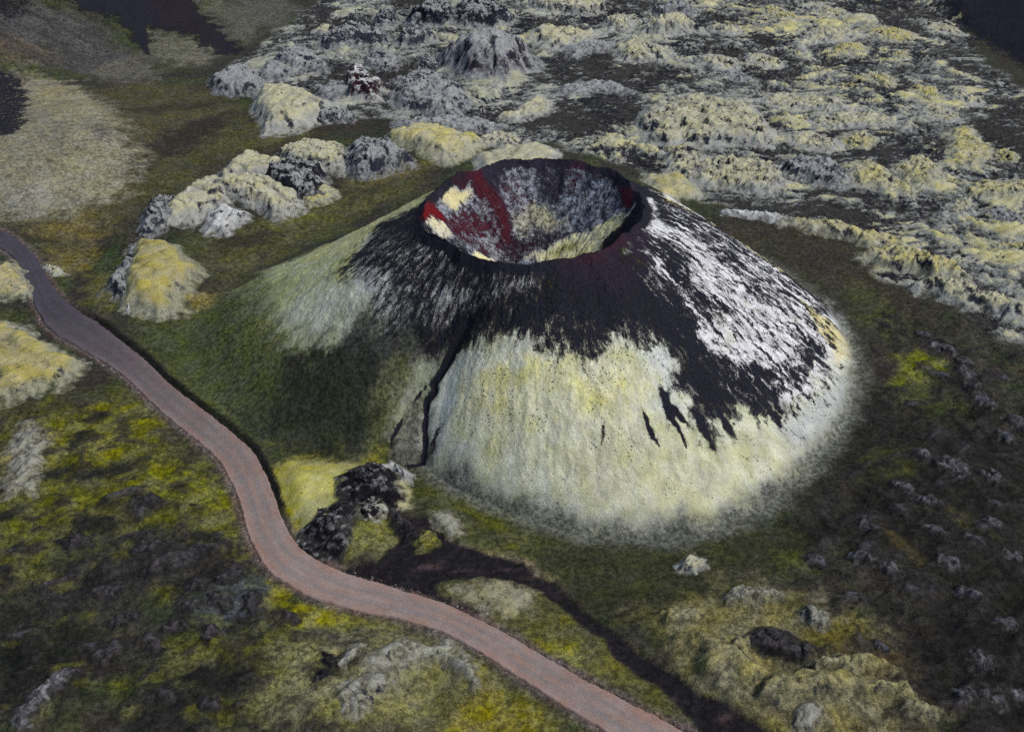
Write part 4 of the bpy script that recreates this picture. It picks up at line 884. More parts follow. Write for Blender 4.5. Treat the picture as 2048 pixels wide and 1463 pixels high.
_count = [0]
def outcrop(name, label, cat, px, h, edge=2.0, rough=.5, moss='pale', share=.3, rockc=(46, 48, 60), group=None, pit=None, soft=1.0):
    _count[0] += 1; sd = 400 + _count[0] * 7
    p = np.array(px, float)
    y1, y0 = p[:, 1].max(), p[:, 1].min()
    d_mid = CAM_H / (math.sin(PITCH) - (CY0 - y1) / FPX * math.cos(PITCH))
    lift = h * .5 * FPX / d_mid * .88                    # the back of the outline is seen higher than it stands
    lift = min(lift, (y1 - y0) * .62)
    p[:, 1] += lift * (y1 - p[:, 1]) / max(y1 - y0, 1)
    if y1 < 480 and name == 'lava_outcrop':
        c_ = p.mean(0); p = c_ + (p - c_) * 1.14
    poly = W(p)
    ext = poly.max(0) - poly.min(0); size = math.sqrt(ext[0] * ext[1])
    ap = min(max(.20 * size, .9), 3.2) * soft                # talus and moss apron round the foot
    lo, hi = poly.min(0) - ap - 2.2, poly.max(0) + ap + 2.2
    area = (hi[0] - lo[0]) * (hi[1] - lo[1])
    s = max(.2, math.sqrt(area / 6500))
    xs_ = np.arange(lo[0], hi[0] + s, s); ys_ = np.arange(lo[1], hi[1] + s, s)
    X, Y = np.meshgrid(xs_, ys_); x, y = X.ravel(), Y.ravel()
    wv = min(.12 * size, 2.2)
    nx1 = perlin(x / (.3 * size), y / (.3 * size), sd) + .35 * perlin(x / 2.2, y / 2.2, sd + 1)
    ny1 = perlin(x / (.3 * size), y / (.3 * size), sd + 2) + .35 * perlin(x / 2.2, y / 2.2, sd + 3)
    d = sdist(poly, x + wv * nx1, y + wv * ny1)
    dm = max(d.max(), .5)
    w = min(edge * 1.5, dm * (.95 if rough > .3 else .6))
    core = sst(-.55 * ap, w, d)
    apron = sst(-ap, .5 * dm, d)
    big = .55 + .75 * billow(x / (.34 * size + 1.5), y / (.34 * size + 1.5), 3, sd + 4, .6) + .35 * perlin(x / (.5 * size), y / (.5 * size), sd + 8)
    big = 1 + (big - 1) * min(1, rough * 2)
    ridge = 1 - np.abs(perlin(x / (.22 * size + 1), y / (.22 * size + 1), sd + 18) * 1.4)
    lumps = billow(x / 2.6, y / 2.6, 4, sd + 5, .6) - .22
    rel = h * (.36 * apron + .64 * core * big) + rough * (1.9 * lumps + .7 * (ridge - .6)) * sst(-.3 * ap, 1.0, d) + rough * .6 * perlin(x / .8, y / .8, sd + 6) * core + rough * .5 * (1 - np.abs(perlin(x / 1.7, y / 1.7, sd + 23)) * 2) * core
    cs = .26 * size + 1.2
    crease = sst(.16, .0, np.abs(perlin((x + .8 * nx1) / cs, (y + .8 * ny1) / cs, sd + 21))) * sst(-.1, .6, d) * min(1, rough * 2.2)
    rel = rel - (.16 * h + .15) * crease
    if pit:
        c = W([pit[:2]])[0]; rel = rel - pit[3] * np.exp(-(((x - c[0]) ** 2 + (y - c[1]) ** 2) / pit[2] ** 2) ** 1.5)
    rel = rel - .06 - .5 * sst(-.75 * ap, -ap - .6, d)
    gz_ = ground_z(x, y)
    z = gz_ + rel
    k = rough * .55 * sst(.2, 1.5, d)
    xd = x + k * (perlin(x / 1.6, y / 1.6, sd + 9) + .6 * perlin(x / .6, y / .6, sd + 11)); yd = y + k * (perlin(x / 1.6, y / 1.6, sd + 10) + .6 * perlin(x / .6, y / .6, sd + 12))
    P = np.stack([xd, yd, z], 1)
    nrm = grid_normals(P.reshape(X.shape + (3,)))
    tg, _, bg = land_colours(x, y, True)
    a, b = MOSS[moss]
    n = len(x)
    t = np.tile(b, (n, 1)).astype(np.float32)
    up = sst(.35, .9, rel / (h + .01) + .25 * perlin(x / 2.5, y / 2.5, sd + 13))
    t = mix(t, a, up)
    t = mix(t, C(172, 174, 172), sst(.15, .6, perlin(x / 1.1, y / 1.1, sd + 14)) * sst(.1, .5, share + .1) * .5 * (moss != 'heath'))
    t = t * (1 + .18 * fbm(x / 3, y / 3, 3, sd + 15))[:, None]
    wq = sst(-.95 * ap, .15 * ap, d + .5 * ap * perlin(x / 1.6, y / 1.6, sd + 16) + .25 * ap * perlin(x / .6, y / .6, sd + 19))
    t = mix(tg, t.astype(np.float32), wq)
    steep = sst(.82, .52, nrm[:, 2])
    t = mix(t, C(86, 86, 76), crease * .35 * (.4 + .6 * sst(-.3, .3, perlin(x / 1.5, y / 1.5, sd + 22))))
    br = (-.35 + share * 1.05 + steep * .55 + .16 * crease + .45 * fbm(x / 4, y / 4, 2, sd + 17)) * wq + np.minimum(bg, 0) * (1 - wq)
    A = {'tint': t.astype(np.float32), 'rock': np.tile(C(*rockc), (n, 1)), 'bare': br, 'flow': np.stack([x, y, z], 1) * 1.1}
    Q = grid_quads(*X.shape)
    dq = d[Q].max(1)
    v, qd, at_, nn = subset(P, Q, dq > -ap - .4, A, nrm)
    c = np.array([poly[:, 0].mean(), poly[:, 1].mean(), 0]); c[2] = float(ground_z(c[:1], c[1:2])[0])
    o = add_obj(name, make_mesh(name, v - c, qd, at_, MAT_ROCK, nn), label=label, category=cat)
    o.location = c
    if group: o['group'] = group
    return o

LO = 'lava_outcrop'
for a in [
    # left of the cone
    (LO, 'pale humped lava outcrop, upper lobe of the largest cluster left of the cone', 'lava outcrop', [(441, 362), (461, 342), (485, 314), (519, 304), (547, 321), (578, 342), (547, 355), (506, 372), (472, 376)], 4.5, 2.6, .45, 'pale', .12),
    (LO, 'black craggy right end of the largest outcrop cluster left of the cone', 'lava outcrop', [(540, 372), (581, 345), (625, 335), (641, 362), (638, 393), (608, 405), (581, 396), (560, 385)], 4.6, 1.8, .9, 'grey', .52, (24, 25, 34)),
    (LO, 'pale lower lobe of the largest outcrop cluster, black overhang at its right end', 'lava outcrop', [(441, 386), (472, 376), (513, 372), (554, 379), (588, 393), (600, 410), (583, 433), (547, 433), (506, 414), (465, 407), (444, 396)], 4.0, 2.0, .5, 'pale', .22),
    (LO, 'small pale mossy apron right of the black crag in the largest cluster', 'lava outcrop', [(639, 362), (668, 386), (649, 407), (612, 412), (601, 407), (632, 396)], 2.2, 1.6, .4, 'yellow', .25),
    (LO, 'small bright wedge-shaped rock with dark right side below the largest outcrop cluster', 'rock', [(420, 441), (444, 417), (499, 434), (472, 444), (456, 470), (424, 468)], 2.6, 1.5, .4, 'white', .22),
    (LO, 'grey rubbly crag at left end of the outcrop ridge above the yellow hummock', 'lava outcrop', [(285, 474), (297, 431), (318, 403), (349, 408), (344, 434), (321, 463), (297, 478)], 3.8, 2.0, .8, 'grey', .34),
    (LO, 'long pale mossy ridge leading up to the largest outcrop cluster', 'lava outcrop', [(340, 437), (369, 403), (400, 372), (424, 362), (446, 379), (446, 403), (427, 434), (383, 450), (349, 453)], 3.6, 2.4, .45, 'pale', .2),
    (LO, 'smooth yellow-topped hummock with grey rocky flank beside the road bend', 'hummock', [(278, 481), (328, 475), (355, 491), (371, 518), (405, 553), (393, 570), (364, 604), (371, 626), (335, 643), (290, 640), (256, 622), (246, 563), (264, 525)], 4.6, 3.2, .22, 'mound', .0),
    (LO, 'grey rock face along the left edge of the smooth yellow-topped hummock', 'lava outcrop', [(217, 593), (239, 552), (264, 508), (271, 486), (286, 505), (276, 539), (264, 575), (256, 606), (237, 606)], 2.8, 1.0, .8, 'grey', .3),
    (LO, 'small round knob at lower left corner of the yellow-topped hummock', 'rock', [(244, 616), (267, 602), (277, 621), (262, 637)], 1.8, 1.0, .5, 'white', .25),
    (LO, 'pale lumpy outcrop behind the largest cluster, left of the round dark knob', 'lava outcrop', [(557, 314), (574, 297), (612, 284), (642, 284), (677, 297), (686, 318), (679, 348), (639, 344), (595, 333)], 3.6, 2.2, .6, 'pale', .3),
    (LO, 'round dark rocky knob standing left of the crater rim', 'lava outcrop', [(702, 323), (711, 297), (735, 285), (765, 288), (800, 314), (812, 335), (783, 347), (735, 357), (705, 344)], 5.0, 2.4, .7, 'grey', .36),
    (LO, 'broad yellow moss ridge directly behind the round dark knob', 'lava outcrop', [(779, 280), (830, 254), (899, 261), (952, 284), (935, 310), (885, 330), (823, 310), (793, 292)], 4.0, 3.2, .4, 'yellow', .1),
    (LO, 'low pale lava bank running behind the broad yellow ridge', 'lava outcrop', [(803, 253), (851, 237), (936, 237), (993, 253), (970, 265), (885, 262), (823, 265)], 2.4, 1.6, .6, 'grey', .28),
    (LO, 'lumpy pale outcrop between the yellow ridge and the crater rim', 'lava outcrop', [(960, 284), (988, 263), (1022, 268), (1051, 280), (1044, 296), (988, 292)], 2.4, 1.8, .6, 'pale', .28),
    (LO, 'pale mossy outcrop touching the far crater rim from behind', 'lava outcrop', [(968, 316), (1022, 292), (1073, 288), (1113, 308), (1090, 322), (1022, 320)], 2.6, 1.8, .5, 'pale', .2),
    # far left group
    (LO, 'pale hump with small dark cap, leftmost of the upper outcrops', 'lava outcrop', [(424, 161), (444, 142), (478, 138), (502, 142), (515, 164), (511, 187), (478, 193), (437, 183)], 4.0, 2.6, .4, 'grey', .22),
    (LO, 'long pale hump with dark crest sloping right, below the upper outcrops', 'lava outcrop', [(523, 191), (560, 179), (588, 189), (632, 206), (668, 219), (639, 241), (581, 262), (540, 265), (523, 232)], 4.6, 3.0, .5, 'pale', .2),
    (LO, 'short dark-fronted ledge at right foot of the long pale hump', 'lava outcrop', [(639, 246), (649, 229), (684, 224), (707, 232), (702, 242), (649, 249)], 3.0, 1.2, .5, 'grey', .42),
    (LO, 'small smooth dome right of the dark-capped hump', 'hummock', [(526, 164), (533, 138), (554, 135), (580, 150), (562, 166)], 3.2, 2.2, .3, 'grey', .12),
    (LO, 'ribbed grey outcrop above the long pale hump', 'lava outcrop', [(560, 126), (574, 104), (601, 104), (636, 124), (644, 147), (608, 146), (574, 139)], 3.4, 2.0, .6, 'grey', .3),
    (LO, 'tiny smooth pale hump, highest of the upper left outcrops', 'hummock', [(629, 62), (649, 49), (675, 58), (649, 68)], 2.0, 1.6, .3, 'pale', .1),
    (LO, 'dark boulder heap left of the twin black crags', 'lava outcrop', [(646, 87), (660, 64), (690, 63), (702, 89), (677, 101), (649, 101)], 3.8, 1.6, .9, 'grey', .5),
    (LO, 'jagged dark crag with pale foot beside the dark boulder heap', 'lava outcrop', [(683, 80), (700, 54), (724, 52), (767, 85), (728, 92), (697, 98)], 4.4, 1.8, .9, 'grey', .46),
    (LO, 'small dark knob above the jagged crag', 'lava outcrop', [(752, 46), (765, 26), (787, 28), (793, 48), (765, 57)], 3.2, 1.5, .8, 'grey', .5),
    (LO, 'small dark pyramid crag left of the purple cliff ridge', 'lava outcrop', [(801, 87), (820, 63), (844, 66), (867, 85), (837, 93), (815, 94)], 4.0, 1.8, .8, 'grey', .45),
    (LO, 'dark red and grey rock spire with white flanks', 'rock spire', [(692, 183), (704, 152), (718, 140), (738, 150), (761, 185), (750, 207), (712, 207)], 7.0, 3.0, .6, 'white', .48, (44, 24, 34)),
    (LO, 'pale mossy shoulder left of the dark red spire', 'hummock', [(640, 196), (664, 172), (694, 168), (700, 196), (672, 210)], 3.0, 2.2, .4, 'grey', .15),
    (LO, 'low pale hump between the dark red spire and the pyramid crag', 'hummock', [(738, 122), (748, 104), (765, 111), (798, 126), (783, 139), (748, 135)], 2.6, 1.8, .6, 'grey', .3),
    (LO, 'tiny dark rock on the slope left of the purple cliff', 'rock', [(836, 131), (854, 115), (877, 130), (858, 142)], 2.4, 1.4, .7, 'grey', .45),
    (LO, 'pale lumpy outcrop below the purple cliff ridge', 'lava outcrop', [(793, 193), (817, 170), (871, 180), (918, 184), (921, 205), (914, 238), (871, 234), (817, 221)], 4.0, 2.6, .7, 'grey', .32),
    (LO, 'low grey lava bank joining the pale lumpy outcrop to the cliff ridge', 'lava outcrop', [(796, 157), (841, 148), (887, 156), (873, 172), (817, 176)], 2.6, 1.8, .7, 'grey', .32),
    (LO, 'tall pale ridge with dark purple cliff on its right face', 'lava outcrop', [(883, 115), (919, 92), (953, 73), (998, 64), (1027, 87), (1068, 113), (1066, 132), (1022, 146), (1005, 163), (953, 159), (919, 146)], 10.0, 5.5, .7, 'grey', .24, (40, 34, 48)),
    (LO, 'left of the twin black crags along the top edge', 'lava outcrop', [(818, 53), (844, 18), (871, 3), (899, 16), (901, 60), (844, 57)], 6.0, 2.4, 1.0, 'grey', .52, (32, 35, 46)),
    (LO, 'right of the twin black crags along the top edge', 'lava outcrop', [(903, 42), (935, 0), (981, -4), (1000, 28), (1022, 45), (985, 57), (935, 60)], 6.5, 2.6, 1.0, 'grey', .52, (32, 35, 46)),
    (LO, 'flat pale-topped block with black front wall at the top edge', 'lava outcrop', [(1075, 10), (1110, -6), (1195, -8), (1197, 20), (1169, 30), (1090, 24)], 5.0, 1.2, .5, 'pale', .3, (30, 32, 42)),
    # behind and right of the cone
    ('small_cone', 'little moss cone with dark pit in its top', 'small cone', [(1283, 67), (1328, 36), (1365, 34), (1402, 64), (1344, 75)], 6.0, 6.0, .3, 'pale', .1, (46, 48, 60), None, (1343, 50, 1.9, 3.2)),
    ('small_cone', 'little pointed moss cone behind the one with the pit', 'small cone', [(1296, 27), (1340, 4), (1384, 15), (1388, 30), (1330, 34)], 5.0, 5.0, .4, 'grey', .15),
    (LO, 'little pale rock heap left of the small pitted cone', 'lava outcrop', [(1215, 42), (1234, 29), (1260, 42), (1256, 63), (1221, 63)], 3.2, 2.0, .6, 'pale', .25),
    (LO, 'wavy pale lava tongue below the flat-topped block', 'lava outcrop', [(1068, 77), (1090, 53), (1124, 59), (1158, 63), (1198, 67), (1165, 81), (1135, 98), (1097, 94)], 2.6, 2.0, .6, 'pale', .25),
    (LO, 'thin pale lava rib below the wavy tongue', 'lava outcrop', [(1136, 98), (1175, 87), (1225, 87), (1213, 101), (1158, 111)], 1.8, 1.5, .5, 'grey', .25),
    (LO, 'pale hummock with grey right end under the small pitted cone', 'lava outcrop', [(1235, 101), (1261, 83), (1295, 90), (1331, 102), (1342, 122), (1295, 122), (1244, 120)], 3.0, 2.2, .6, 'pale', .25),
    (LO, 'pale cushion beside a dark pit in the brown flow', 'hummock', [(1054, 207), (1073, 193), (1099, 212), (1090, 228), (1022, 241), (1009, 238)], 2.2, 1.6, .4, 'pale', .18),
    (LO, 'long thin pale rib curving across the brown flow', 'lava outcrop', [(1122, 187), (1165, 165), (1210, 165), (1256, 185), (1230, 190), (1190, 184), (1130, 192)], 1.6, 1.2, .5, 'grey', .25),
    (LO, 'broad rough lava block, upper half, right of the brown flow', 'lava outcrop', [(1286, 240), (1330, 210), (1400, 196), (1495, 215), (1521, 239), (1531, 270), (1519, 288), (1440, 286), (1400, 292), (1310, 282)], 3.2, 2.4, .95, 'pale', .36, (34, 37, 50)),
    (LO, 'broad rough lava block, lower half, split by a dark wall', 'lava outcrop', [(1346, 302), (1420, 308), (1480, 318), (1540, 326), (1564, 360), (1522, 387), (1460, 377), (1380, 362), (1350, 332)], 2.6, 2.4, .95, 'pale', .34, (34, 37, 50)),
    (LO, 'smooth pale yellow hump right behind the rim of the crater', 'hummock', [(1298, 347), (1345, 336), (1380, 362), (1390, 394), (1350, 394), (1310, 374)], 2.4, 2.2, .4, 'yellow', .1),
    (LO, 'grey ridge right of the rough split lava block', 'lava outcrop', [(1568, 330), (1601, 309), (1656, 326), (1685, 349), (1675, 371), (1642, 364), (1587, 344)], 3.0, 1.8, .7, 'grey', .35),
    (LO, 'long pale lava ridge nearest the right flank of the cone', 'lava outcrop', [(1565, 446), (1608, 439), (1683, 449), (1758, 470), (1808, 492), (1806, 507), (1741, 494), (1656, 463)], 3.0, 1.6, .6, 'yellow', .2),
    (LO, 'middle length of the pale lava ridge on the right', 'lava outcrop', [(1715, 509), (1758, 487), (1803, 502), (1854, 516), (1897, 538), (1931, 562), (1902, 567), (1844, 547), (1803, 537), (1765, 526)], 3.4, 1.6, .7, 'yellow', .24),
    (LO, 'lowest length of the pale lava ridge reaching the right edge', 'lava outcrop', [(1824, 565), (1881, 565), (1946, 577), (1997, 601), (2034, 621), (2070, 644), (1997, 632), (1946, 619), (1895, 598), (1844, 581)], 3.2, 1.6, .7, 'pale', .26),
    (LO, 'thin white lava rib behind the right flank of the cone', 'lava outcrop', [(1450, 424), (1490, 426), (1560, 440), (1545, 448), (1490, 438), (1455, 432)], 1.2, .9, .4, 'white', .2),
    # left edge by the road
    (LO, 'flat-topped mossy mound with black rocky front at left edge, below the road', 'hummock', [(-24, 620), (20, 633), (38, 655), (68, 672), (113, 696), (144, 710), (159, 723), (139, 746), (132, 770), (68, 787), (20, 804), (-24, 808)], 4.0, 1.8, .35, 'mound', .04),
    (LO, 'small mossy mound at left edge inside the road bend', 'hummock', [(-24, 530), (31, 523), (43, 549), (57, 576), (58, 596), (20, 599), (-24, 599)], 2.6, 2.2, .3, 'mound', .1),
    (LO, 'little pale rock on the verge at the upper road bend', 'rock', [(89, 532), (106, 528), (135, 546), (109, 552)], 1.0, .8, .4, 'pale', .25),
    # foot of the cone
    ('rock_crag', 'tall black and grey rocky crag at the foot of the gully', 'crag', [(688, 1005), (700, 960), (715, 938), (755, 932), (787, 950), (797, 985), (800, 1015), (775, 1035), (740, 1030), (712, 1030)], 2.6, 3.6, .65, 'ashdark', .72, (20, 19, 24)),
    ('rock_crag', 'white-crusted crest linking the tall crag to the gully mouth', 'crag', [(762, 946), (783, 922), (806, 943), (830, 968), (820, 976), (789, 959)], 1.8, 1.0, .5, 'white', .2, (30, 28, 36)),
    ('rock_crag', 'grey lower shoulder of the crag above the green apron', 'crag', [(718, 1025), (750, 1010), (776, 1018), (786, 1050), (743, 1066), (716, 1054)], 1.4, 2.0, .5, 'ash', .5, (24, 22, 28)),
    ('rock_crag', 'black and white speckled rocks between the crag and the road', 'crag', [(602, 1068), (638, 1047), (678, 1026), (700, 1037), (700, 1085), (688, 1118), (650, 1116), (612, 1101)], 1.0, 2.4, .45, 'ashdark', .66, (20, 19, 24)),
    ('rock_crag', 'black rock rib running from the crag down to the side track', 'crag', [(776, 1030), (800, 1035), (826, 1062), (842, 1090), (812, 1096), (790, 1066)], 1.6, 1.0, .5, 'heath', .7, (26, 24, 29)),
    ('hummock', 'white speckled hummock at the upper corner of the side track', 'hummock', [(860, 1042), (885, 1028), (913, 1043), (927, 1077), (900, 1086), (880, 1064)], 0.6, 1.8, .15, 'ash', .12),
    ('hummock', 'small olive moss island in the black side track', 'hummock', [(832, 1087), (845, 1066), (865, 1066), (882, 1085), (862, 1107), (838, 1112)], 1.2, 1.4, .25, 'olive', .05),
    ('hummock', 'single round pale hummock on the plain in front of the cone', 'hummock', [(1354, 1124), (1379, 1106), (1408, 1114), (1412, 1132), (1386, 1142), (1363, 1138)], 1.6, 1.8, .25, 'pale', .1),
    # bottom centre
    (LO, 'arched grey lava rim round a green hollow at the bottom', 'lava outcrop', [(728, 1375), (755, 1323), (803, 1294), (845, 1296), (888, 1285), (944, 1325), (950, 1364), (934, 1373), (917, 1333), (880, 1314), (842, 1325), (803, 1325), (776, 1354), (751, 1389)], 1.1, 1.3, .35, 'ash', .2),
    (LO, 'grey rocks left of the green hollow at the bottom edge', 'lava outcrop', [(682, 1395), (703, 1375), (732, 1381), (740, 1419), (720, 1458), (693, 1450)], .9, 1.2, .4, 'ash', .3),
    (LO, 'thin grey rib up the slope left of the green hollow', 'lava outcrop', [(676, 1345), (711, 1310), (740, 1306), (713, 1329), (690, 1358)], .5, .9, .3, 'ash', .15),
    (LO, 'black rock on the pale slope left of the arched rim', 'rock', [(646, 1317), (675, 1325), (681, 1352), (654, 1343)], 1.2, .8, .5, 'heath', .7, (26, 26, 34)),
    (LO, 'smaller black rock below the other on the pale slope', 'rock', [(629, 1375), (654, 1356), (664, 1366), (639, 1385)], .9, .6, .5, 'heath', .7, (26, 26, 34)),
    # bottom right
    (LO, 'grey crest along the top of the bottom right mounds', 'lava outcrop', [(1454, 1187), (1479, 1175), (1513, 1190), (1554, 1194), (1558, 1210), (1502, 1216), (1454, 1212)], 1.6, 1.4, .4, 'ash', .1),
    (LO, 'pale mound beside the side track, left of the bottom right mounds', 'hummock', [(1322, 1229), (1386, 1217), (1412, 1239), (1386, 1262), (1324, 1262)], 1.6, 2.2, .25, 'meadow', .06),
    (LO, 'smooth yellow arm with a small black cleft curving round the hollow', 'hummock', [(1356, 1287), (1375, 1271), (1410, 1283), (1463, 1310), (1510, 1333), (1541, 1362), (1515, 1377), (1490, 1404), (1463, 1404), (1415, 1381), (1394, 1348), (1386, 1310)], 3.0, 2.6, .18, 'meadow', .0),
    (LO, 'long yellow mound along the bottom right', 'hummock', [(1511, 1379), (1563, 1364), (1610, 1352), (1664, 1367), (1733, 1379), (1794, 1385), (1735, 1416), (1617, 1416), (1563, 1429), (1508, 1412)], 2.6, 2.6, .25, 'meadow', .04),
    (LO, 'narrow pale rib bridging the hollow of the bottom right mounds', 'lava outcrop', [(1608, 1341), (1664, 1321), (1714, 1313), (1791, 1327), (1733, 1339), (1694, 1350), (1640, 1358)], 2.0, 1.6, .3, 'meadow', .08),
    (LO, 'small grey-white bump above the dark ridge in the hollow', 'hummock', [(1592, 1231), (1617, 1225), (1654, 1246), (1650, 1269), (1617, 1262)], 1.4, 1.2, .3, 'ash', .1),
    (LO, 'dark rocky ridge inside the hollow of the bottom right mounds', 'lava outcrop', [(1488, 1283), (1513, 1256), (1563, 1263), (1610, 1290), (1644, 1304), (1612, 1323), (1563, 1312), (1517, 1293)], 1.8, 1.5, .4, 'heath', .25, (30, 32, 34)),
    (LO, 'grey lip of the hollow beside the smooth yellow arm', 'lava outcrop', [(1454, 1308), (1479, 1271), (1500, 1275), (1498, 1308), (1506, 1339), (1475, 1310)], 1.6, 1.2, .3, 'meadow', .1),
    (LO, 'hooked pale rib at the right end of the long yellow mound', 'lava outcrop', [(1788, 1377), (1810, 1367), (1825, 1408), (1875, 1427), (1850, 1446), (1810, 1439), (1792, 1410)], 1.6, 1.4, .3, 'meadow', .1),
    (LO, 'grey bump on the bottom edge below the long yellow mound', 'hummock', [(1585, 1441), (1617, 1425), (1642, 1446), (1619, 1474), (1585, 1474)], 1.2, 1.2, .3, 'ash', .1),
    # bottom left
    (LO, 'dark rocky hump with green moss edge on the yellow slope left of the road', 'hummock', [(279, 1010), (304, 986), (329, 1004), (321, 1021), (289, 1025)], 1.6, 1.2, .4, 'heath', .25),
    (LO, 'long grey rib slanting down the bottom left corner', 'lava outcrop', [(106, 1364), (131, 1337), (148, 1342), (125, 1371), (98, 1398), (71, 1418), (60, 1448), (42, 1470), (34, 1441), (60, 1404)], .8, 1.1, .4, 'ashdark', .2),
    (LO, 'long dark heather rib on the slope left of the road curve', 'hummock', [(298, 1148), (346, 1121), (404, 1098), (460, 1075), (456, 1091), (408, 1114), (346, 1141), (308, 1160)], 1.0, .9, .35, 'heath', .15),
    (LO, 'pale bleached rocks on the left edge below the flat-topped mound', 'lava outcrop', [(24, 890), (50, 852), (84, 870), (80, 925), (60, 985), (24, 992)], .8, 1.4, .4, 'ash', .15),
]:
    outcrop(*a)

ORD = ['first', 'second', 'third', 'fourth', 'fifth', 'sixth', 'seventh', 'eighth', 'ninth', 'tenth', 'eleventh', 'twelfth', 'thirteenth', 'fourteenth', 'fifteenth', 'sixteenth']
HEATHER = [[(416, 1192), (439, 1183), (464, 1208), (456, 1229), (435, 1221)], [(487, 1192), (512, 1183), (525, 1208), (504, 1233), (487, 1221)], [(371, 1169), (393, 1148), (418, 1162), (410, 1187), (379, 1187)],
          [(352, 1227), (385, 1206), (410, 1210), (387, 1229)], [(402, 1279), (427, 1256), (441, 1269), (419, 1293)], [(294, 1298), (319, 1283), (329, 1300), (308, 1318)],
          [(183, 1318), (208, 1290), (239, 1279), (256, 1289), (225, 1318), (200, 1333)], [(433, 1168), (462, 1148), (495, 1140), (483, 1164), (446, 1175)], [(113, 1075), (154, 1063), (187, 1069), (179, 1094), (131, 1098)],
          ellipse(585, 1245, 16, 14), ellipse(250, 1240, 34, 13, -.3), ellipse(350, 1262, 30, 11, -.3), ellipse(330, 1395, 24, 12), ellipse(420, 1420, 22, 14), ellipse(215, 1178, 40, 16, -.2), ellipse(300, 1100, 40, 15, -.2)]
_hn = sorted(min(q[0] for q in p) for p in HEATHER)
for p in HEATHER:
    outcrop('heather_hummock', ORD[_hn.index(min(q[0] for q in p))] + ' from left of the dark heather hummocks at lower left', 'hummock', p, .75, 1.4, .4, 'heath', .2, (38, 38, 44), 'dark hummocks left of the road')

HEATH_LUMPS = [
    ('in the chain right of the bright green moss patch', [(1847, 671, 18, 9), (1885, 702, 28, 11), (1926, 733, 18, 12), (1932, 756, 22, 14), (1943, 785, 20, 11), (1965, 812, 24, 14)]),
    ('at the right edge below the chain by the green patch', [(2032, 849, 22, 14), (2008, 879, 22, 13)]),
    ('in the middle of the dark heath right of the cone', [(1841, 919, 20, 14), (1900, 945, 36, 18), (1980, 960, 28, 14), (1800, 980, 24, 12), (1850, 1010, 26, 12), (1740, 1060, 22, 11)]),
    ('in the black heath toward the lower right edge', [(1864, 1073, 25, 12), (1941, 1088, 20, 12), (1983, 1050, 25, 12), (1894, 1139, 28, 14), (1937, 1192, 30, 14), (2020, 1120, 22, 13), (1775, 1145, 22, 12)]),
    ('in the bottom right corner', [(2010, 1250, 25, 15), (1960, 1330, 25, 20), (1985, 1400, 30, 18), (2036, 1390, 20, 15), (1925, 1390, 22, 18)])]
for where, spots in HEATH_LUMPS:
    for i, (cx, cy, rx, ry) in enumerate(sorted(spots)):
        outcrop('stony_hummock', ORD[i] + ' grey hummock from left ' + where, 'hummock', ellipse(cx, cy, rx * 1.15, ry * 1.1, .35), .8, 1.6, .35, 'stony', .12, (38, 38, 44), 'grey hummocks ' + where)
for cx, cy, rx, ry, lab in [(1633, 1123, 22, 14, 'left of two dark stony lumps between the cone foot and the bottom right mounds'), (1717, 1123, 25, 13, 'right of two dark stony lumps between the cone foot and the bottom right mounds'),
                            (1760, 1298, 14, 8, 'tiny grey stone right of the dark ridge in the bottom right mounds')]:
    outcrop('stony_hummock', lab, 'hummock', ellipse(cx, cy, rx * 1.15, ry * 1.1, .35), .8, 1.6, .35, 'stony', .12, (38, 38, 44))

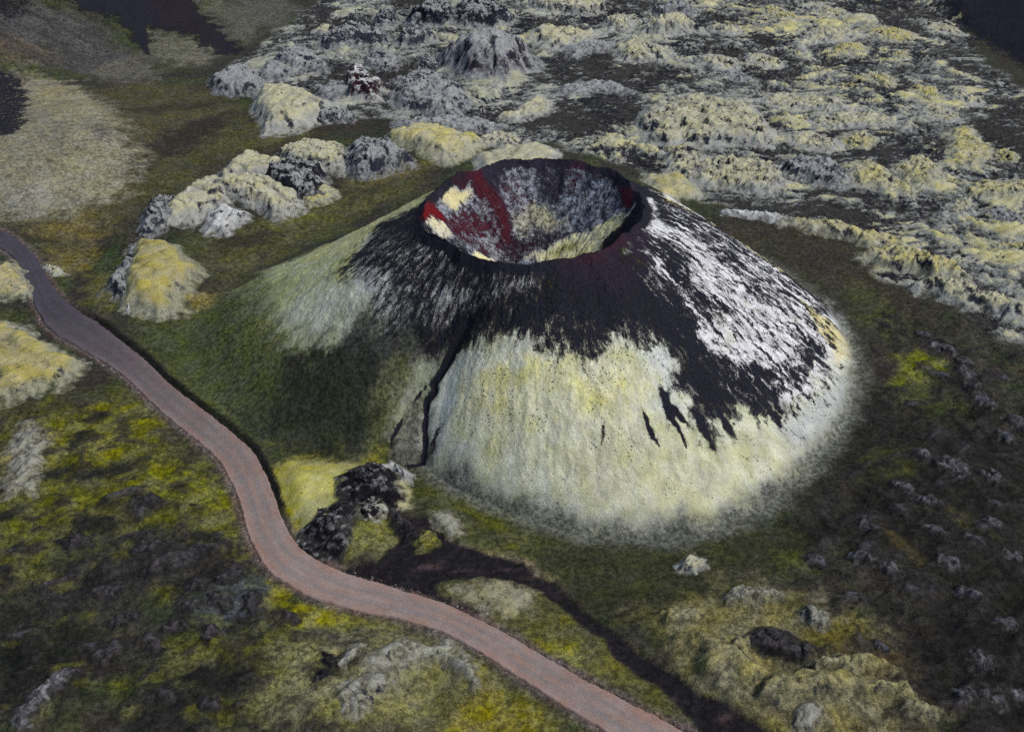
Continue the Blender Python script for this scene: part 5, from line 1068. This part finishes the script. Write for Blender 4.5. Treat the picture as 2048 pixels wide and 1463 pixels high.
MOSSY = [([(1847, 44), (1881, 42), (1931, 68), (1902, 67), (1861, 60)], 2.2, 'pale'), ([(1666, 101), (1690, 83), (1729, 87), (1726, 108), (1690, 115), (1667, 111)], 3.0, 'yellow'),
              ([(1585, 94), (1639, 56), (1683, 56), (1726, 72), (1683, 84), (1642, 84), (1602, 101)], 3.0, 'pale'), ([(1727, 64), (1792, 56), (1829, 68), (1825, 84), (1772, 81)], 2.6, 'yellow'),
              ([(1787, 98), (1816, 101), (1815, 118), (1790, 122)], 2.4, 'yellow'), ([(1522, 193), (1567, 179), (1621, 189), (1678, 205), (1692, 221), (1642, 221), (1580, 214), (1537, 207)], 2.8, 'pale'),
              ([(1619, 241), (1656, 224), (1710, 220), (1758, 230), (1798, 246), (1751, 258), (1690, 252), (1635, 252)], 2.6, 'pale'), ([(1568, 272), (1621, 268), (1671, 277), (1685, 296), (1656, 303), (1608, 293)], 2.2, 'pale'),
              ([(1674, 272), (1724, 265), (1750, 280), (1740, 299), (1697, 293)], 2.2, 'yellow'), ([(1893, 255), (1943, 251), (1965, 280), (1986, 301), (1963, 330), (1929, 337), (1879, 330), (1907, 301)], 3.0, 'yellow'),
              ([(1787, 337), (1827, 319), (1863, 328), (1883, 362), (1854, 378), (1811, 361)], 2.6, 'yellow'), ([(1695, 347), (1724, 329), (1758, 333), (1794, 359), (1829, 373), (1822, 392), (1758, 381), (1722, 371)], 2.6, 'yellow'),
              ([(1934, 378), (1963, 360), (2032, 364), (2066, 376), (2066, 395), (1991, 398), (1941, 392)], 2.6, 'yellow'), ([(1893, 405), (1929, 391), (1948, 410), (1928, 433), (1893, 426)], 2.2, 'pale'),
              ([(1984, 492), (2018, 481), (2066, 487), (2066, 509), (2018, 502)], 2.2, 'yellow'), (ellipse(1450, 60, 34, 12), 2.6, 'pale'), (ellipse(1530, 120, 36, 13), 2.6, 'pale'), (ellipse(1440, 130, 36, 12), 2.4, 'pale'),
              (ellipse(1560, 30, 34, 11), 2.4, 'yellow'), (ellipse(1660, 25, 34, 11), 2.4, 'pale'), (ellipse(1760, 160, 34, 13), 2.4, 'yellow'), (ellipse(1850, 190, 36, 14), 2.4, 'yellow'), (ellipse(1930, 200, 34, 13), 2.2, 'pale'),
              (ellipse(1880, 230, 40, 12), 2.2, 'pale'), (ellipse(2010, 310, 26, 14), 2.2, 'yellow'), (ellipse(2010, 430, 30, 14), 2.0, 'grey'), (ellipse(1470, 150, 30, 10), 2.0, 'grey')]
def _band(p):
    cy = sum(q[1] for q in p) / len(p)
    return 0 if cy < 75 else 1 if cy < 175 else 2 if cy < 310 else 3
BANDS = ('top row of the right lava field', 'second row of the right lava field', 'third row of the right lava field', 'lowest row of the right lava field')
for bnd in range(4):
    row = sorted([m for m in MOSSY if _band(m[0]) == bnd], key=lambda m: sum(q[0] for q in m[0]) / len(m[0]))
    for i, (p, h, mo) in enumerate(row):
        outcrop('moss_hummock', ORD[i] + ' mossy hummock from left in the ' + BANDS[bnd], 'hummock', p, h * .48, 2.6, .55, mo, .24, (34, 37, 47), 'mossy hummocks in the ' + BANDS[bnd])

# ------------------------------------------------------------------ uncountable small stuff: tufts and loose stones
def scatter(name, label, n, xy, zf, rad, colour, flat, mat, seed):
    rg = np.random.RandomState(seed)
    x, y = xy
    n = len(x)
    z = zf(x, y)
    r = rad(rg, n)
    base = np.array([[1, 0, 0], [.5, .87, 0], [-.5, .87, 0], [-1, 0, 0], [-.5, -.87, 0], [.5, -.87, 0], [.15, .1, 1]])
    ang = rg.rand(n) * 6.283; ca, sa = np.cos(ang), np.sin(ang)
    V = np.repeat(base[None], n, 0) * (1 + .5 * (rg.rand(n, 7, 3) - .5))
    V[:, :6, 2] -= .35
    V = V * r[:, None, None]; V[..., 2] *= flat
    X = V[..., 0] * ca[:, None] - V[..., 1] * sa[:, None]; Y = V[..., 0] * sa[:, None] + V[..., 1] * ca[:, None]
    P = np.stack([X + x[:, None], Y + y[:, None], V[..., 2] + z[:, None]], -1).reshape(-1, 3)
    f = np.array([[0, 1, 6, 6], [1, 2, 6, 6], [2, 3, 6, 6], [3, 4, 6, 6], [4, 5, 6, 6], [5, 0, 6, 6]])
    T3 = (f[None, :, :3] + 7 * np.arange(n)[:, None, None]).reshape(-1, 3)
    me = bpy.data.meshes.new(name)
    me.vertices.add(len(P)); me.vertices.foreach_set('co', P.astype(np.float32).ravel())
    me.loops.add(len(T3) * 3); me.loops.foreach_set('vertex_index', T3.astype(np.int32).ravel())
    me.polygons.add(len(T3)); me.polygons.foreach_set('loop_start', np.arange(0, len(T3) * 3, 3, dtype=np.int32)); me.polygons.foreach_set('loop_total', np.full(len(T3), 3, np.int32))
    me.update(calc_edges=True)
    col = np.repeat(colour(rg, n), 7, 0)
    a = me.attributes.new('tint', 'FLOAT_COLOR', 'POINT'); a.data.foreach_set('color', np.concatenate([col, np.ones((len(col), 1))], 1).astype(np.float32).ravel())
    a = me.attributes.new('rock', 'FLOAT_COLOR', 'POINT'); a.data.foreach_set('color', np.concatenate([col, np.ones((len(col), 1))], 1).astype(np.float32).ravel())
    a = me.attributes.new('bare', 'FLOAT', 'POINT'); a.data.foreach_set('value', np.full(len(col), -1, np.float32))
    me.materials.append(mat)
    add_obj(name, me, kind='stuff', label=label)

rg = np.random.RandomState(5)
th = np.radians(rg.uniform(-112, -4, 22000)); rr_ = np.sqrt(rg.uniform(34 ** 2, 68 ** 2, 22000))
x, y = AX + rr_ * np.cos(th), AY + rr_ * np.sin(th)
_, _, br = land_colours(x, y, True)
_, _, _, rf_ = cone_polar(x, y)
k = (br < .25) & (rr_ < rf_ - 1) & (fbm(x / 7, y / 7, 3, 350) + .7 * np.exp(-((rr_ - 43) / 6) ** 2) > rg.uniform(.1, 1.6, len(x)))
scatter('moss_tufts', 'dark dry tufts dotted over the pale front slope of the cone', 0, (x[k], y[k]), cone_surface, lambda g, n: .05 + .14 * g.rand(n) ** 2, lambda g, n: mix(np.tile(C(70, 66, 44), (n, 1)), C(110, 104, 70), g.rand(n)), .7, MAT, 1)

x = rg.uniform(-115, 120, 60000); y = rg.uniform(98, 290, 60000)
r_, _, _, rf_ = cone_polar(x, y)
hm = HEATH(x, y)
dr = pdist(ROAD_COARSE, x, y)[0]
k = (r_ > rf_ + 3) & (dr > 6) & (sdist(TRACK, x, y) < -.5) & (fbm(x / 8, y / 8, 3, 360) + .6 * hm > rg.uniform(.1, 1.6, len(x)))
x, y = x[k], y[k]
tg, _, _ = land_colours(x, y, False)
scatter('heath_tufts', 'low heath and grass tufts over the plain around the cone', 0, (x, y), ground_z, lambda g, n: g.uniform(.12, .42, n), lambda g, n: tg * g.uniform(.45, 1.35, n)[:, None], .75, MAT, 2)

q = rg.uniform(0, NR - 1, 2600); sd_ = np.where((q > 88) & (q < 215), -1.0, np.sign(rg.rand(2600) - .45))
w_ = np.interp(q, np.arange(NR), ROAD_W) * rg.uniform(.86, 1.25, 2600) * sd_
x = np.interp(q, np.arange(NR), ROAD_C[:, 0]) + np.interp(q, np.arange(NR), _nrm[:, 0]) * w_
y = np.interp(q, np.arange(NR), ROAD_C[:, 1]) + np.interp(q, np.arange(NR), _nrm[:, 1]) * w_
scatter('loose_stones', 'loose stones along both verges of the gravel road', 0, (x, y), lambda a, b: np.maximum(ground_z(a, b), hill_z(a, b) - .05) + .02, lambda g, n: g.uniform(.05, .22, n) * g.uniform(.5, 1.2, n), lambda g, n: mix(np.tile(C(66, 60, 62), (n, 1)), C(140, 124, 116), g.rand(n)), .6, MAT, 3)
